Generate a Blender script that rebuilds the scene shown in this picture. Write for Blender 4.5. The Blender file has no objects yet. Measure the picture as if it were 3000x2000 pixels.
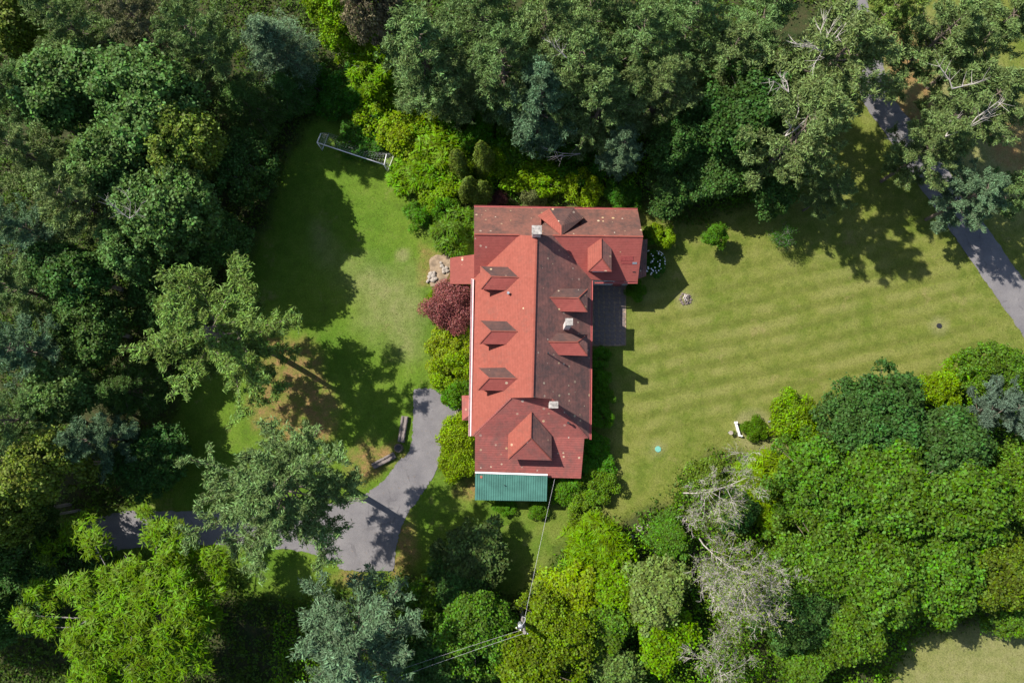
import bpy, bmesh, math, random
import numpy as np
from mathutils import Vector, Matrix

# ------------------------------------------------------------------ camera, sky, sun, exposure
scene = bpy.context.scene
C = scene.collection
CAM_H = 70.0
TILT = math.radians(7.0)
cam_data = bpy.data.cameras.new("camera")
cam_data.sensor_width = 36.0
cam_data.sensor_fit = 'HORIZONTAL'
cam_data.lens = 24.0
cam_data.clip_start = 0.5
cam_data.clip_end = 3000.0
cam = bpy.data.objects.new("camera", cam_data)
C.objects.link(cam)
cam.location = (0, 0, CAM_H)
cam.rotation_euler = (TILT, 0, 0)
scene.camera = cam

SUN_S = (0.92, -0.52)            # metres a shadow runs per metre of height (east, north)
SUN_EL = math.atan(1 / math.hypot(*SUN_S))
world = bpy.data.worlds.new("World")
scene.world = world
world.use_nodes = True
wn = world.node_tree.nodes
wn.clear()
sky = wn.new('ShaderNodeTexSky')
sky.sky_type = 'NISHITA'
sky.sun_disc = False
sky.sun_elevation = SUN_EL
sky.sun_rotation = math.atan2(-SUN_S[0], -SUN_S[1])
bg = wn.new('ShaderNodeBackground')
bg.inputs['Strength'].default_value = 0.085
wo = wn.new('ShaderNodeOutputWorld')
world.node_tree.links.new(sky.outputs[0], bg.inputs[0])
world.node_tree.links.new(bg.outputs[0], wo.inputs[0])

sun_data = bpy.data.lights.new("sun", 'SUN')
sun_data.energy = 4.6
sun_data.angle = math.radians(0.5)
sun_data.color = (1.0, 0.955, 0.88)
sun = bpy.data.objects.new("sun", sun_data)
C.objects.link(sun)
sun.rotation_euler = Vector((SUN_S[0], SUN_S[1], -1)).to_track_quat('-Z', 'Y').to_euler()
sun.location = (-40, 25, 90)

scene.view_settings.view_transform = 'Standard'
scene.view_settings.look = 'None'
scene.view_settings.exposure = 1.0
scene.view_settings.gamma = 1.0
scene.render.engine = 'CYCLES'
scene.cycles.max_bounces = 6
scene.cycles.diffuse_bounces = 3
scene.cycles.transmission_bounces = 3
scene.cycles.transparent_max_bounces = 4

# ------------------------------------------------------------------ surveying helpers
F = 2000.0


def ray(px, py):
    u = (px - 1500) / F
    v = (py - 1000) / F
    s, c = math.sin(TILT), math.cos(TILT)
    return Vector((u, s - v * c, -c - v * s))


def P(px, py, z=0.0):
    """the place at height z that lies under one point of the survey photo"""
    r = ray(px, py)
    return Vector((0, 0, CAM_H)) + r * ((z - CAM_H) / r.z)


def on_plane(px, py, pl):
    o, n = pl
    r = ray(px, py)
    c = Vector((0, 0, CAM_H))
    return c + r * ((o - c).dot(n) / r.dot(n))


def plane3(a, b, c):
    n = (b - a).cross(c - a).normalized()
    return (a, n if n.z > 0 else -n)


def m_per_px(py, z):
    v = (py - 1000) / F
    return (CAM_H - z) / (math.cos(TILT) + v * math.sin(TILT)) / F


rnd = random.Random(11)

# ------------------------------------------------------------------ object helpers


def tag(o, label=None, cat=None, group=None, kind=None):
    if label:
        o['label'] = label
    if cat:
        o['category'] = cat
    if group:
        o['group'] = group
    if kind:
        o['kind'] = kind
    return o


def link(o, parent=None):
    C.objects.link(o)
    if parent is not None:
        o.parent = parent
    return o


def empty(name, loc=(0, 0, 0), rz=0.0):
    o = bpy.data.objects.new(name, None)
    C.objects.link(o)
    o.location = loc
    o.rotation_euler = (0, 0, rz)
    return o


def mesh_np(name, V, F4=None, mats=(), smooth=False, sides=4):
    V = np.asarray(V, dtype=np.float32)
    F4 = np.asarray(F4, dtype=np.int32).reshape(-1, sides)
    me = bpy.data.meshes.new(name)
    me.vertices.add(len(V))
    me.vertices.foreach_set('co', V.ravel())
    me.loops.add(F4.size)
    me.loops.foreach_set('vertex_index', F4.ravel())
    me.polygons.add(len(F4))
    me.polygons.foreach_set('loop_start', np.arange(0, F4.size, sides, dtype=np.int32))
    me.polygons.foreach_set('loop_total', np.full(len(F4), sides, dtype=np.int32))
    if smooth:
        me.polygons.foreach_set('use_smooth', np.ones(len(F4), dtype=bool))
    me.update(calc_edges=True)
    for m in mats:
        me.materials.append(m)
    return me


class MB:
    """collects polygons, then links them as one mesh object"""

    def __init__(self):
        self.v, self.f, self.m = [], [], []

    def poly(self, pts, mi=0):
        b = len(self.v)
        self.v += [tuple(p) for p in pts]
        self.f.append(tuple(range(b, b + len(pts))))
        self.m.append(mi)

    def box(self, c, s, mi=0, rz=0.0):
        cx, cy, cz = c
        hx, hy, hz = s[0] / 2, s[1] / 2, s[2] / 2
        co, si = math.cos(rz), math.sin(rz)
        b = len(self.v)
        for dz in (-hz, hz):
            for dx, dy in ((-hx, -hy), (hx, -hy), (hx, hy), (-hx, hy)):
                self.v.append((cx + dx * co - dy * si, cy + dx * si + dy * co, cz + dz))
        for q in ((3, 2, 1, 0), (4, 5, 6, 7), (0, 1, 5, 4), (1, 2, 6, 5), (2, 3, 7, 6), (3, 0, 4, 7)):
            self.f.append(tuple(b + i for i in q))
            self.m.append(mi)

    def bar(self, a, b, w, h, mi=0, up=Vector((0, 0, 1))):
        a, b = Vector(a), Vector(b)
        d = (b - a).normalized()
        s = d.cross(up)
        if s.length < 1e-4:
            s = Vector((1, 0, 0))
        s.normalize()
        u = s.cross(d).normalized()
        k = len(self.v)
        for p in (a, b):
            for x, y in ((-1, -1), (1, -1), (1, 1), (-1, 1)):
                self.v.append(tuple(p + s * (x * w / 2) + u * (y * h / 2)))
        for q in ((3, 2, 1, 0), (4, 5, 6, 7), (0, 1, 5, 4), (1, 2, 6, 5), (2, 3, 7, 6), (3, 0, 4, 7)):
            self.f.append(tuple(k + i for i in q))
            self.m.append(mi)

    def slab(self, pts, t, mi=0, side=None):
        """a roof plane: the polygon on top, the same polygon t lower, and its edges"""
        side = mi if side is None else side
        top = [Vector(p) for p in pts]
        n = Vector((0, 0, 0))
        for i in range(len(top)):
            a, b = top[i], top[(i + 1) % len(top)]
            n += Vector(((a.y - b.y) * (a.z + b.z), (a.z - b.z) * (a.x + b.x), (a.x - b.x) * (a.y + b.y)))
        if n.z < 0:
            top.reverse()
        bot = [p - Vector((0, 0, t)) for p in top]
        b = len(self.v)
        k = len(top)
        self.v += [tuple(p) for p in top] + [tuple(p) for p in bot]
        self.f.append(tuple(range(b, b + k)))
        self.m.append(mi)
        self.f.append(tuple(range(b + 2 * k - 1, b + k - 1, -1)))
        self.m.append(side)
        for i in range(k):
            j = (i + 1) % k
            self.f.append((b + j, b + i, b + k + i, b + k + j))
            self.m.append(side)

    def tube(self, pts, radii, n=6, mi=0, cap=True):
        pts = [Vector(p) for p in pts]
        k = len(self.v)
        for i, p in enumerate(pts):
            d = (pts[min(i + 1, len(pts) - 1)] - pts[max(i - 1, 0)])
            d = d.normalized() if d.length > 1e-6 else Vector((0, 0, 1))
            s = d.cross(Vector((0.31, 0.17, 0.93)))
            if s.length < 1e-3:
                s = d.cross(Vector((1, 0, 0)))
            s.normalize()
            u = s.cross(d)
            r = radii[i] if hasattr(radii, '__len__') else radii
            for a in range(n):
                t = 2 * math.pi * a / n
                self.v.append(tuple(p + s * (math.cos(t) * r) + u * (math.sin(t) * r)))
        for i in range(len(pts) - 1):
            for a in range(n):
                b = (a + 1) % n
                self.f.append((k + i * n + a, k + (i + 1) * n + a, k + (i + 1) * n + b, k + i * n + b))
                self.m.append(mi)
        if cap:
            e = k + (len(pts) - 1) * n
            self.f.append(tuple(e + a for a in range(n - 1, -1, -1)))
            self.m.append(mi)
            self.f.append(tuple(k + a for a in range(n)))
            self.m.append(mi)

    def mesh(self, name, mats, smooth=False):
        me = bpy.data.meshes.new(name)
        me.from_pydata(self.v, [], self.f)
        me.polygons.foreach_set('material_index', self.m)
        if smooth:
            me.polygons.foreach_set('use_smooth', [True] * len(self.f))
        for m in (mats if isinstance(mats, (list, tuple)) else [mats]):
            me.materials.append(m)
        me.update()
        return me

    def build(self, name, mats, parent=None, smooth=False):
        return link(bpy.data.objects.new(name, self.mesh(name, mats, smooth)), parent)


# ------------------------------------------------------------------ materials


class NT:
    def __init__(self, name):
        self.mat = bpy.data.materials.new(name)
        self.mat.use_nodes = True
        self.t = self.mat.node_tree
        self.n = self.t.nodes
        self.n.clear()
        self.out = self.n.new('ShaderNodeOutputMaterial')

    def new(self, kind, **kw):
        nd = self.n.new(kind)
        for k, v in kw.items():
            setattr(nd, k, v)
        return nd

    def put(self, sock, val):
        if isinstance(val, bpy.types.NodeSocket):
            self.t.links.new(val, sock)
        elif val is not None:
            if isinstance(val, (tuple, list)) and len(val) == 3 and sock.type == 'RGBA':
                val = (*val, 1)
            sock.default_value = val

    def noise(self, scale, vec=None, detail=3.0, rough=0.55, dist=0.0):
        nd = self.new('ShaderNodeTexNoise')
        nd.inputs['Scale'].default_value = scale
        nd.inputs['Detail'].default_value = detail
        nd.inputs['Roughness'].default_value = rough
        nd.inputs['Distortion'].default_value = dist
        self.put(nd.inputs['Vector'], vec)
        return nd.outputs['Fac']

    def vor(self, scale, vec=None, feature='F1', out='Distance'):
        nd = self.new('ShaderNodeTexVoronoi', feature=feature)
        nd.inputs['Scale'].default_value = scale
        self.put(nd.inputs['Vector'], vec)
        return nd.outputs[out]

    def rng(self, v, a, b, c=0.0, d=1.0):
        nd = self.new('ShaderNodeMapRange')
        nd.clamp = True
        for s, x in zip(('Value', 'From Min', 'From Max', 'To Min', 'To Max'), (v, a, b, c, d)):
            self.put(nd.inputs[s], x)
        return nd.outputs[0]

    def math(self, op, a, b=None):
        nd = self.new('ShaderNodeMath', operation=op)
        self.put(nd.inputs[0], a)
        self.put(nd.inputs[1], b)
        return nd.outputs[0]

    def mix(self, fac, a, b, mode='MIX'):
        nd = self.new('ShaderNodeMix', data_type='RGBA', blend_type=mode)
        self.put(nd.inputs[0], fac)
        self.put(nd.inputs[6], a)
        self.put(nd.inputs[7], b)
        return nd.outputs[2]

    def pos(self):
        return self.new('ShaderNodeNewGeometry').outputs['Position']

    def obj(self):
        return self.new('ShaderNodeTexCoord').outputs['Object']

    def bump(self, h, strength=0.3, dist=0.05):
        nd = self.new('ShaderNodeBump')
        nd.inputs['Strength'].default_value = strength
        nd.inputs['Distance'].default_value = dist
        self.put(nd.inputs['Height'], h)
        return nd.outputs[0]

    def principled(self, col, rough=0.7, normal=None, spec=0.3, metal=0.0):
        b = self.new('ShaderNodeBsdfPrincipled')
        self.put(b.inputs['Base Color'], col)
        self.put(b.inputs['Roughness'], rough)
        self.put(b.inputs['Metallic'], metal)
        b.inputs['Specular IOR Level'].default_value = spec
        self.put(b.inputs['Normal'], normal)
        self.t.links.new(b.outputs[0], self.out.inputs[0])
        return b


def plain(name, col, rough=0.6, metal=0.0, var=0.25, scale=6.0, spec=0.3):
    m = NT(name)
    n = m.noise(scale, m.obj(), 4.0)
    k = m.rng(n, 0.3, 0.7, 1 - var, 1 + var)
    nd = m.new('ShaderNodeVectorMath', operation='SCALE')
    nd.inputs[0].default_value = col
    m.put(nd.inputs['Scale'], k)
    m.principled(nd.outputs[0], rough, None, spec, metal)
    return m.mat


def mat_leaf(name, trans=0.22, gloss=0.18):
    m = NT(name)
    oi = m.new('ShaderNodeObjectInfo')
    geo = m.new('ShaderNodeNewGeometry')
    r = geo.outputs['Random Per Island']
    n = m.noise(0.42, geo.outputs['Position'], 4.0, 0.65)
    hsv = m.new('ShaderNodeHueSaturation')
    m.put(hsv.inputs['Color'], oi.outputs['Color'])
    r2 = m.math('FRACT', m.math('MULTIPLY', r, 37.7))
    m.put(hsv.inputs['Hue'], m.math('ADD', m.rng(r2, 0, 1, 0.475, 0.52), m.rng(n, 0.3, 0.7, -0.012, 0.014)))
    m.put(hsv.inputs['Saturation'], m.rng(r, 0, 1, 1.02, 1.25))
    m.put(hsv.inputs['Value'], m.math('MULTIPLY', m.rng(r2, 0, 1, 0.42, 1.66), m.rng(n, 0.3, 0.7, 0.72, 1.28)))
    b = m.new('ShaderNodeBsdfPrincipled')
    m.put(b.inputs['Base Color'], hsv.outputs[0])
    b.inputs['Roughness'].default_value = 0.5
    b.inputs['Specular IOR Level'].default_value = gloss
    tr = m.new('ShaderNodeBsdfTranslucent')
    tcol = m.mix(0.5, hsv.outputs[0], (0.16, 0.30, 0.03))
    m.put(tr.inputs['Color'], tcol)
    mx = m.new('ShaderNodeMixShader')
    mx.inputs[0].default_value = trans
    m.t.links.new(b.outputs[0], mx.inputs[1])
    m.t.links.new(tr.outputs[0], mx.inputs[2])
    m.t.links.new(mx.outputs[0], m.out.inputs[0])
    return m.mat


def mat_red_leaf():
    m = NT('red_leaf')
    geo = m.new('ShaderNodeNewGeometry')
    r = geo.outputs['Random Per Island']
    oi = m.new('ShaderNodeObjectInfo')
    hsv = m.new('ShaderNodeHueSaturation')
    m.put(hsv.inputs['Color'], oi.outputs['Color'])
    m.put(hsv.inputs['Hue'], m.rng(r, 0, 1, 0.485, 0.52))
    r2 = m.math('FRACT', m.math('MULTIPLY', r, 37.7))
    m.put(hsv.inputs['Value'], m.rng(r2, 0, 1, 0.6, 1.4))
    m.principled(hsv.outputs[0], 0.5, None, 0.2)
    return m.mat


def mat_bark(name, a, b):
    m = NT(name)
    p = m.obj()
    n = m.noise(3.0, p, 5.0, 0.65)
    c = m.mix(m.rng(n, 0.3, 0.7), a, b)
    m.principled(c, 0.9, m.bump(m.noise(14.0, p, 4.0), 0.5, 0.04), 0.15)
    return m.mat


def mat_ground():
    m = NT('ground_lawn')
    p = m.pos()
    zone = m.new('ShaderNodeAttribute', attribute_name='zone')
    sep = m.new('ShaderNodeSeparateColor')
    m.put(sep.inputs[0], zone.outputs['Color'])
    needles, forest, dry = sep.outputs[0], sep.outputs[1], sep.outputs[2]
    stripe = zone.outputs['Alpha']
    big = m.noise(0.13, p, 3.0, 0.6)
    mid = m.noise(0.8, p, 4.0, 0.6)
    fine = m.noise(9.0, p, 3.0, 0.7)
    vfine = m.noise(26.0, p, 2.0, 0.7)
    sx = m.new('ShaderNodeSeparateXYZ')
    m.put(sx.inputs[0], p)
    # the west lawn is lusher, the east lawn drier
    east = m.rng(m.math('ADD', sx.outputs[0], m.rng(big, 0.3, 0.7, -5, 5)), -8, 14)
    lush = m.mix(m.rng(big, 0.33, 0.67), (0.052, 0.116, 0.007), (0.092, 0.150, 0.013))
    g = m.mix(m.rng(big, 0.33, 0.67), (0.086, 0.118, 0.015), (0.126, 0.140, 0.026))
    g = m.mix(east, lush, g)
    g = m.mix(m.math('MULTIPLY', m.rng(mid, 0.42, 0.72, 0, 0.6), m.rng(east, 0, 1, 0.35, 1)), g, (0.160, 0.158, 0.046))
    g = m.mix(m.rng(mid, 0.5, 0.28, 0, 0.6), g, (0.062, 0.088, 0.014))
    # mowing stripes, laid along the length of the east lawn
    mp = m.new('ShaderNodeMapping')
    mp.inputs['Rotation'].default_value = (0, 0, math.radians(-12))
    m.put(mp.inputs['Vector'], p)
    w = m.new('ShaderNodeTexWave', wave_type='BANDS', bands_direction='Y', wave_profile='SIN')
    w.inputs['Scale'].default_value = 0.17
    w.inputs['Distortion'].default_value = 1.4
    w.inputs['Detail'].default_value = 3.0
    w.inputs['Detail Scale'].default_value = 0.35
    m.put(w.inputs['Vector'], mp.outputs[0])
    sw = m.math('MULTIPLY', m.rng(w.outputs['Fac'], 0.2, 0.9), stripe)
    g = m.mix(m.math('MULTIPLY', m.math('MULTIPLY', sw, m.rng(m.noise(0.25, p, 2.0), 0.40, 0.62, 0.0, 1.0)), 0.50), g, (0.185, 0.176, 0.058))
    g = m.mix(m.math('MULTIPLY', m.rng(w.outputs['Fac'], 0.45, 0.05), m.math('MULTIPLY', stripe, 0.34)), g, (0.075, 0.082, 0.018))
    tan = m.rng(m.noise(0.33, p, 5.0, 0.7), 0.6, 0.78, 0, 0.55)
    g = m.mix(tan, g, (0.235, 0.175, 0.085))
    g = m.mix(m.math('MULTIPLY', dry, m.rng(mid, 0.25, 0.7, 0.35, 0.9)), g, (0.185, 0.175, 0.075))
    nd = m.mix(m.rng(m.noise(3.5, p, 4.0), 0.3, 0.7), (0.235, 0.130, 0.058), (0.165, 0.110, 0.042))
    nf = m.math('MULTIPLY', needles, m.rng(m.noise(0.9, p, 5.0, 0.7), 0.34, 0.62, 0.12, 0.95))
    g = m.mix(nf, g, nd)
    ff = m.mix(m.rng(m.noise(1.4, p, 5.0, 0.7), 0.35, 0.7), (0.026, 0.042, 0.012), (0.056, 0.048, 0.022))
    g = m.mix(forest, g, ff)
    k = m.math('ADD', m.rng(fine, 0.25, 0.75, 0.60, 1.46), m.rng(vfine, 0.25, 0.75, -0.3, 0.34))
    sc = m.new('ShaderNodeVectorMath', operation='SCALE')
    m.put(sc.inputs[0], g)
    m.put(sc.inputs['Scale'], k)
    h = m.math('ADD', fine, m.math('MULTIPLY', vfine, 0.6))
    m.principled(sc.outputs[0], 0.9, m.bump(h, 0.6, 0.06), 0.1)
    return m.mat


def mat_asphalt():
    m = NT('asphalt')
    p = m.pos()
    n = m.noise(0.5, p, 4.0, 0.6)
    f = m.noise(22.0, p, 2.0, 0.8)
    c = m.mix(m.rng(n, 0.3, 0.7), (0.122, 0.114, 0.118), (0.178, 0.166, 0.164))
    crack = m.vor(0.28, m.new('ShaderNodeVectorMath', operation='ADD').outputs[0] if False else p, 'DISTANCE_TO_EDGE')
    c = m.mix(m.rng(m.math('ADD', crack, m.rng(m.noise(1.1, p, 3.0), 0.3, 0.7, -0.02, 0.03)), 0.012, 0.0, 0, 0.3), c, (0.05, 0.045, 0.05))
    stain = m.rng(m.noise(1.7, p, 4.0, 0.6), 0.62, 0.75, 0, 0.3)
    c = m.mix(stain, c, (0.075, 0.066, 0.07))
    sc = m.new('ShaderNodeVectorMath', operation='SCALE')
    m.put(sc.inputs[0], c)
    leafy = m.rng(m.noise(2.6, p, 5.0, 0.75), 0.60, 0.70, 0, 0.55)
    c = m.mix(leafy, c, (0.17, 0.115, 0.065))
    m.put(sc.inputs[0], c)
    m.put(sc.inputs['Scale'], m.rng(f, 0.25, 0.75, 0.66, 1.34))
    m.principled(sc.outputs[0], 0.88, m.bump(f, 0.4, 0.02), 0.2)
    return m.mat


def mat_shingle(name, a, b, dirt, dirt_amt, spots, course=0.095, lo=.62):
    m = NT(name)
    p = m.pos()
    sx = m.new('ShaderNodeSeparateXYZ')
    m.put(sx.inputs[0], p)
    z = sx.outputs[2]
    n = m.math('ADD', m.math('MULTIPLY', m.noise(0.5, p, 6.0, 0.7), 0.62), m.math('MULTIPLY', m.noise(2.4, p, 5.0, 0.7), 0.38))
    tabs = m.vor(4.5, p, 'F1', 'Color')
    sepc = m.new('ShaderNodeSeparateColor')
    m.put(sepc.inputs[0], tabs)
    c = m.mix(m.rng(m.noise(1.6, p, 4.0), 0.3, 0.7), a, b)
    # moss and soot that have grown on this slope
    d = m.rng(n, 0.72 - 0.55 * dirt_amt, 0.86 - 0.40 * dirt_amt, 0, min(1.0, 0.35 + dirt_amt))
    c = m.mix(d, c, dirt)
    fr = m.math('FRACT', m.math('MULTIPLY', z, 1 / course))
    line = m.rng(fr, 0.0, 0.38, lo, 1.04)
    grain = m.noise(30.0, p, 2.0, 0.8)
    k = m.math('MULTIPLY', m.math('MULTIPLY', line, m.rng(sepc.outputs[0], 0, 1, 0.93, 1.07)),
               m.rng(grain, 0.25, 0.75, 0.82, 1.18))
    sc = m.new('ShaderNodeVectorMath', operation='SCALE')
    m.put(sc.inputs[0], c)
    m.put(sc.inputs['Scale'], k)
    col = sc.outputs[0]
    if spots:
        v = m.vor(2.0, p, 'F1', 'Distance')
        vc = m.new('ShaderNodeTexVoronoi', feature='F1')
        vc.inputs['Scale'].default_value = 2.0
        m.put(vc.inputs['Vector'], p)
        s2 = m.new('ShaderNodeSeparateColor')
        m.put(s2.inputs[0], vc.outputs['Color'])
        size = m.math('MULTIPLY', m.math('GREATER_THAN', s2.outputs[0], 1 - spots), m.rng(m.math('POWER', s2.outputs[0], 3.0), 0.0, 1.0, 0.05, 0.28))
        fac = m.math('MULTIPLY', m.math('LESS_THAN', v, size), m.rng(s2.outputs[1], 0, 1, 0.25, 0.9))
        lich = m.mix(s2.outputs[2], (0.50, 0.44, 0.36), (0.50, 0.36, 0.17))
        col = m.mix(fac, col, lich)
    m.principled(col, 0.9, m.bump(fr, 0.25, 0.01), 0.15)
    return m.mat


def mat_wood(name, a, b):
    m = NT(name)
    p = m.obj()
    mp = m.new('ShaderNodeMapping')
    mp.inputs['Scale'].default_value = (0.6, 5.0, 5.0)
    m.put(mp.inputs['Vector'], p)
    n = m.noise(3.0, mp.outputs[0], 5.0, 0.7)
    m.principled(m.mix(m.rng(n, 0.3, 0.7), a, b), 0.85, m.bump(n, 0.5, 0.03), 0.15)
    return m.mat


LEAF = mat_leaf('broad_leaf', 0.26, 0.07)
NEEDLE = mat_leaf('needle_foliage', 0.18, 0.05)
SHRUB = mat_leaf('shrub_leaf', 0.28, 0.05)
REDLEAF = mat_red_leaf()
BARK = mat_bark('bark_brown', (0.10, 0.075, 0.055), (0.20, 0.16, 0.13))
BARKG = mat_bark('bark_grey', (0.16, 0.14, 0.125), (0.30, 0.27, 0.25))
TWIG = mat_bark('grey_twig', (0.30, 0.26, 0.235), (0.44, 0.40, 0.37))
BLEACH = mat_bark('bleached_wood', (0.34, 0.29, 0.27), (0.52, 0.46, 0.43))
GROUND = mat_ground()
ASPHALT = mat_asphalt()
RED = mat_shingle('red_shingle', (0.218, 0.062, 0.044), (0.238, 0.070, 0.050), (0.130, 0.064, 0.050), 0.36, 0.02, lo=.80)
RED_LIT_S = mat_shingle('red_shingle_lit_south', (0.275, 0.070, 0.058), (0.300, 0.080, 0.065), (0.150, 0.070, 0.058), 0.34, 0.06, lo=.68)  # shingle red lightened to paint in sun on the south faces
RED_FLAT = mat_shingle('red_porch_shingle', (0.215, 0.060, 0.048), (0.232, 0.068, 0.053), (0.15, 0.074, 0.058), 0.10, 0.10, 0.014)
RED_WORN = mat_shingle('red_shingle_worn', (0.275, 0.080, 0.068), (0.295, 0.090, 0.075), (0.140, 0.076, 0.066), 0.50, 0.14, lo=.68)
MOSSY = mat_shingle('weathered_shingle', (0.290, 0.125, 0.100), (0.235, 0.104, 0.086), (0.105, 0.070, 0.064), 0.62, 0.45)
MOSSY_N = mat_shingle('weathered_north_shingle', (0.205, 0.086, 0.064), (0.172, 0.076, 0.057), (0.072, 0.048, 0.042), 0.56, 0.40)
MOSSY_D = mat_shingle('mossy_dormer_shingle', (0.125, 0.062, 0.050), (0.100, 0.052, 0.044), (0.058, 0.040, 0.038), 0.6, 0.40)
WHITE = plain('white_paint', (0.72, 0.70, 0.68), 0.55, 0, 0.08)
PINKGUT = plain('faded_pink_gutter', (0.66, 0.42, 0.41), 0.5, 0, 0.10, 3.0)
REDTRIM = plain('red_trim', (0.36, 0.09, 0.08), 0.5, 0, 0.12)
WALLM = plain('pale_clapboard', (0.60, 0.57, 0.52), 0.75, 0, 0.08, 2.0)
STUCCO = plain('chimney_stucco', (0.55, 0.47, 0.44), 0.85, 0, 0.12, 5.0)
CAPSTONE = plain('chimney_cap_concrete', (0.29, 0.265, 0.24), 0.9, 0, 0.55, 3.0)
GREEN = plain('green_metal_roof', (0.060, 0.165, 0.130), 0.5, 0.0, 0.22, 0.8, 0.4)
GREEND = plain('green_metal_rib', (0.035, 0.115, 0.095), 0.45, 0.1, 0.1, 2.0, 0.5)
RUSTY = plain('rusty_patch', (0.33, 0.10, 0.06), 0.8, 0, 0.3, 9.0)
GLASS = plain('dark_window_glass', (0.03, 0.04, 0.05), 0.08, 0, 0.1, 1.0, 0.6)
DARKM = plain('dark_metal', (0.035, 0.035, 0.038), 0.5, 0.4, 0.2)
STEEL = plain('grey_steel', (0.32, 0.33, 0.35), 0.45, 0.5, 0.15)
STONE = plain('flag_stone', (0.150, 0.118, 0.105), 0.9, 0, 0.35, 2.5)
PALE = plain('pale_boulder', (0.29, 0.25, 0.21), 0.9, 0, 0.25, 3.0)
SOIL = plain('bare_soil', (0.24, 0.175, 0.115), 0.95, 0, 0.35, 2.0)
TEAL = plain('teal_plastic_lid', (0.13, 0.34, 0.27), 0.5, 0, 0.06)
WOOD = mat_wood('weathered_log', (0.21, 0.175, 0.16), (0.10, 0.082, 0.075))
PLANK = mat_wood('grey_plank', (0.34, 0.29, 0.26), (0.24, 0.20, 0.18))
NETM = plain('white_net', (0.62, 0.62, 0.62), 0.8, 0, 0.05)
ROPE = plain('pale_cable', (0.45, 0.43, 0.44), 0.5, 0, 0.15, 0.6)

# ------------------------------------------------------------------ the ground


def in_poly(x, y, poly):
    inside = np.zeros(x.shape, bool)
    n = len(poly)
    for i in range(n):
        x0, y0 = poly[i]
        x1, y1 = poly[(i + 1) % n]
        cond = ((y0 > y) != (y1 > y))
        t = (y - y0) / ((y1 - y0) if abs(y1 - y0) > 1e-9 else 1e-9)
        inside ^= cond & (x < x0 + t * (x1 - x0))
    return inside


def poly_dist(x, y, poly):
    """signed distance, positive inside"""
    d = np.full(x.shape, 1e9)
    n = len(poly)
    for i in range(n):
        x0, y0 = poly[i]
        x1, y1 = poly[(i + 1) % n]
        dx, dy = x1 - x0, y1 - y0
        t = np.clip(((x - x0) * dx + (y - y0) * dy) / (dx * dx + dy * dy + 1e-9), 0, 1)
        d = np.minimum(d, np.hypot(x - x0 - t * dx, y - y0 - t * dy))
    return np.where(in_poly(x, y, poly), d, -d)


def wob(x, y, s, seed):
    """a smooth cheap noise for soft borders"""
    r = np.random.RandomState(seed)
    v = np.zeros_like(x)
    for k in range(7):
        a = r.uniform(0, 2 * np.pi)
        f = s * (1.6 ** k) * 0.5
        v += np.sin((x * np.cos(a) + y * np.sin(a)) * f + r.uniform(0, 6.28)) / (1.35 ** k)
    return v / 2.2


def gp(pts, z=0.0):
    return [tuple(P(a, b, z)[:2]) for a, b in pts]


FOREST = [gp([(-900, -900), (1080, -900), (1120, 250), (1000, 330), (930, 330), (820, 480), (780, 640), (700, 820), (560, 1080),
              (470, 1250), (380, 1490), (330, 1500), (150, 1560), (-900, 1640)]),
          gp([(1080, -900), (2450, -900), (2470, 300), (2330, 560), (2150, 610), (1960, 640), (1900, 600), (1400, 606), (1270, 560), (1150, 440), (1120, 330)]),
          gp([(-900, 1800), (330, 1640), (640, 1640), (720, 1760), (930, 1760), (1220, 1690), (1480, 1760), (1560, 1740), (1620, 1700), (1640, 1760), (1720, 2300), (1000, 2900), (-900, 2900)]),
          gp([(1620, 1620), (1760, 1560), (1960, 1480), (2000, 1400), (2080, 1330), (2380, 1330), (2440, 1240), (2560, 1180), (2800, 1110),
              (3050, 1060), (3900, 1000), (3900, 1760), (2900, 1800), (2660, 1870), (2560, 2050), (2500, 2900), (1600, 2900)])]
NEEDLES = [gp([(770, 985), (900, 1010), (960, 1100), (1010, 1200), (960, 1290), (850, 1290), (740, 1250), (720, 1140), (760, 1060)]),
           gp([(1070, 1280), (1165, 1290), (1160, 1345), (1110, 1390), (1060, 1420), (1030, 1360)]),
           gp([(1165, 1550), (1205, 1520), (1215, 1640), (1180, 1690), (1000, 1720), (960, 1690), (1000, 1670), (1150, 1675)]),
           gp([(2590, 90), (2720, 60), (2760, 330), (2700, 420), (2600, 300)]),
           gp([(2860, 330), (3060, 300), (3060, 520), (2940, 480)]),
           gp([(1240, 730), (1320, 745), (1320, 840), (1240, 830)]),
           gp([(1370, 1400), (1400, 1420), (1385, 1450), (1345, 1430)]),
           gp([(180, 1590), (330, 1610), (260, 1680), (120, 1690)])]
DRY = [gp([(2560, 2040), (2680, 1880), (2860, 1820), (3100, 1820), (3100, 2200), (2560, 2200)]),
       gp([(2560, 60), (2790, 40), (3000, 300), (3060, 640), (2930, 640), (2700, 420), (2560, 300)]),
       gp([(2290, 1280), (2360, 1320), (2290, 1340), (2230, 1310)]),
       gp([(930, 690), (960, 760), (1190, 800), (1240, 900), (1180, 1010), (1080, 930)])]
LAWN_E = gp([(1850, 860), (2500, 680), (2800, 760), (2980, 1050), (2400, 1180), (1900, 1300), (1830, 1100)])


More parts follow.
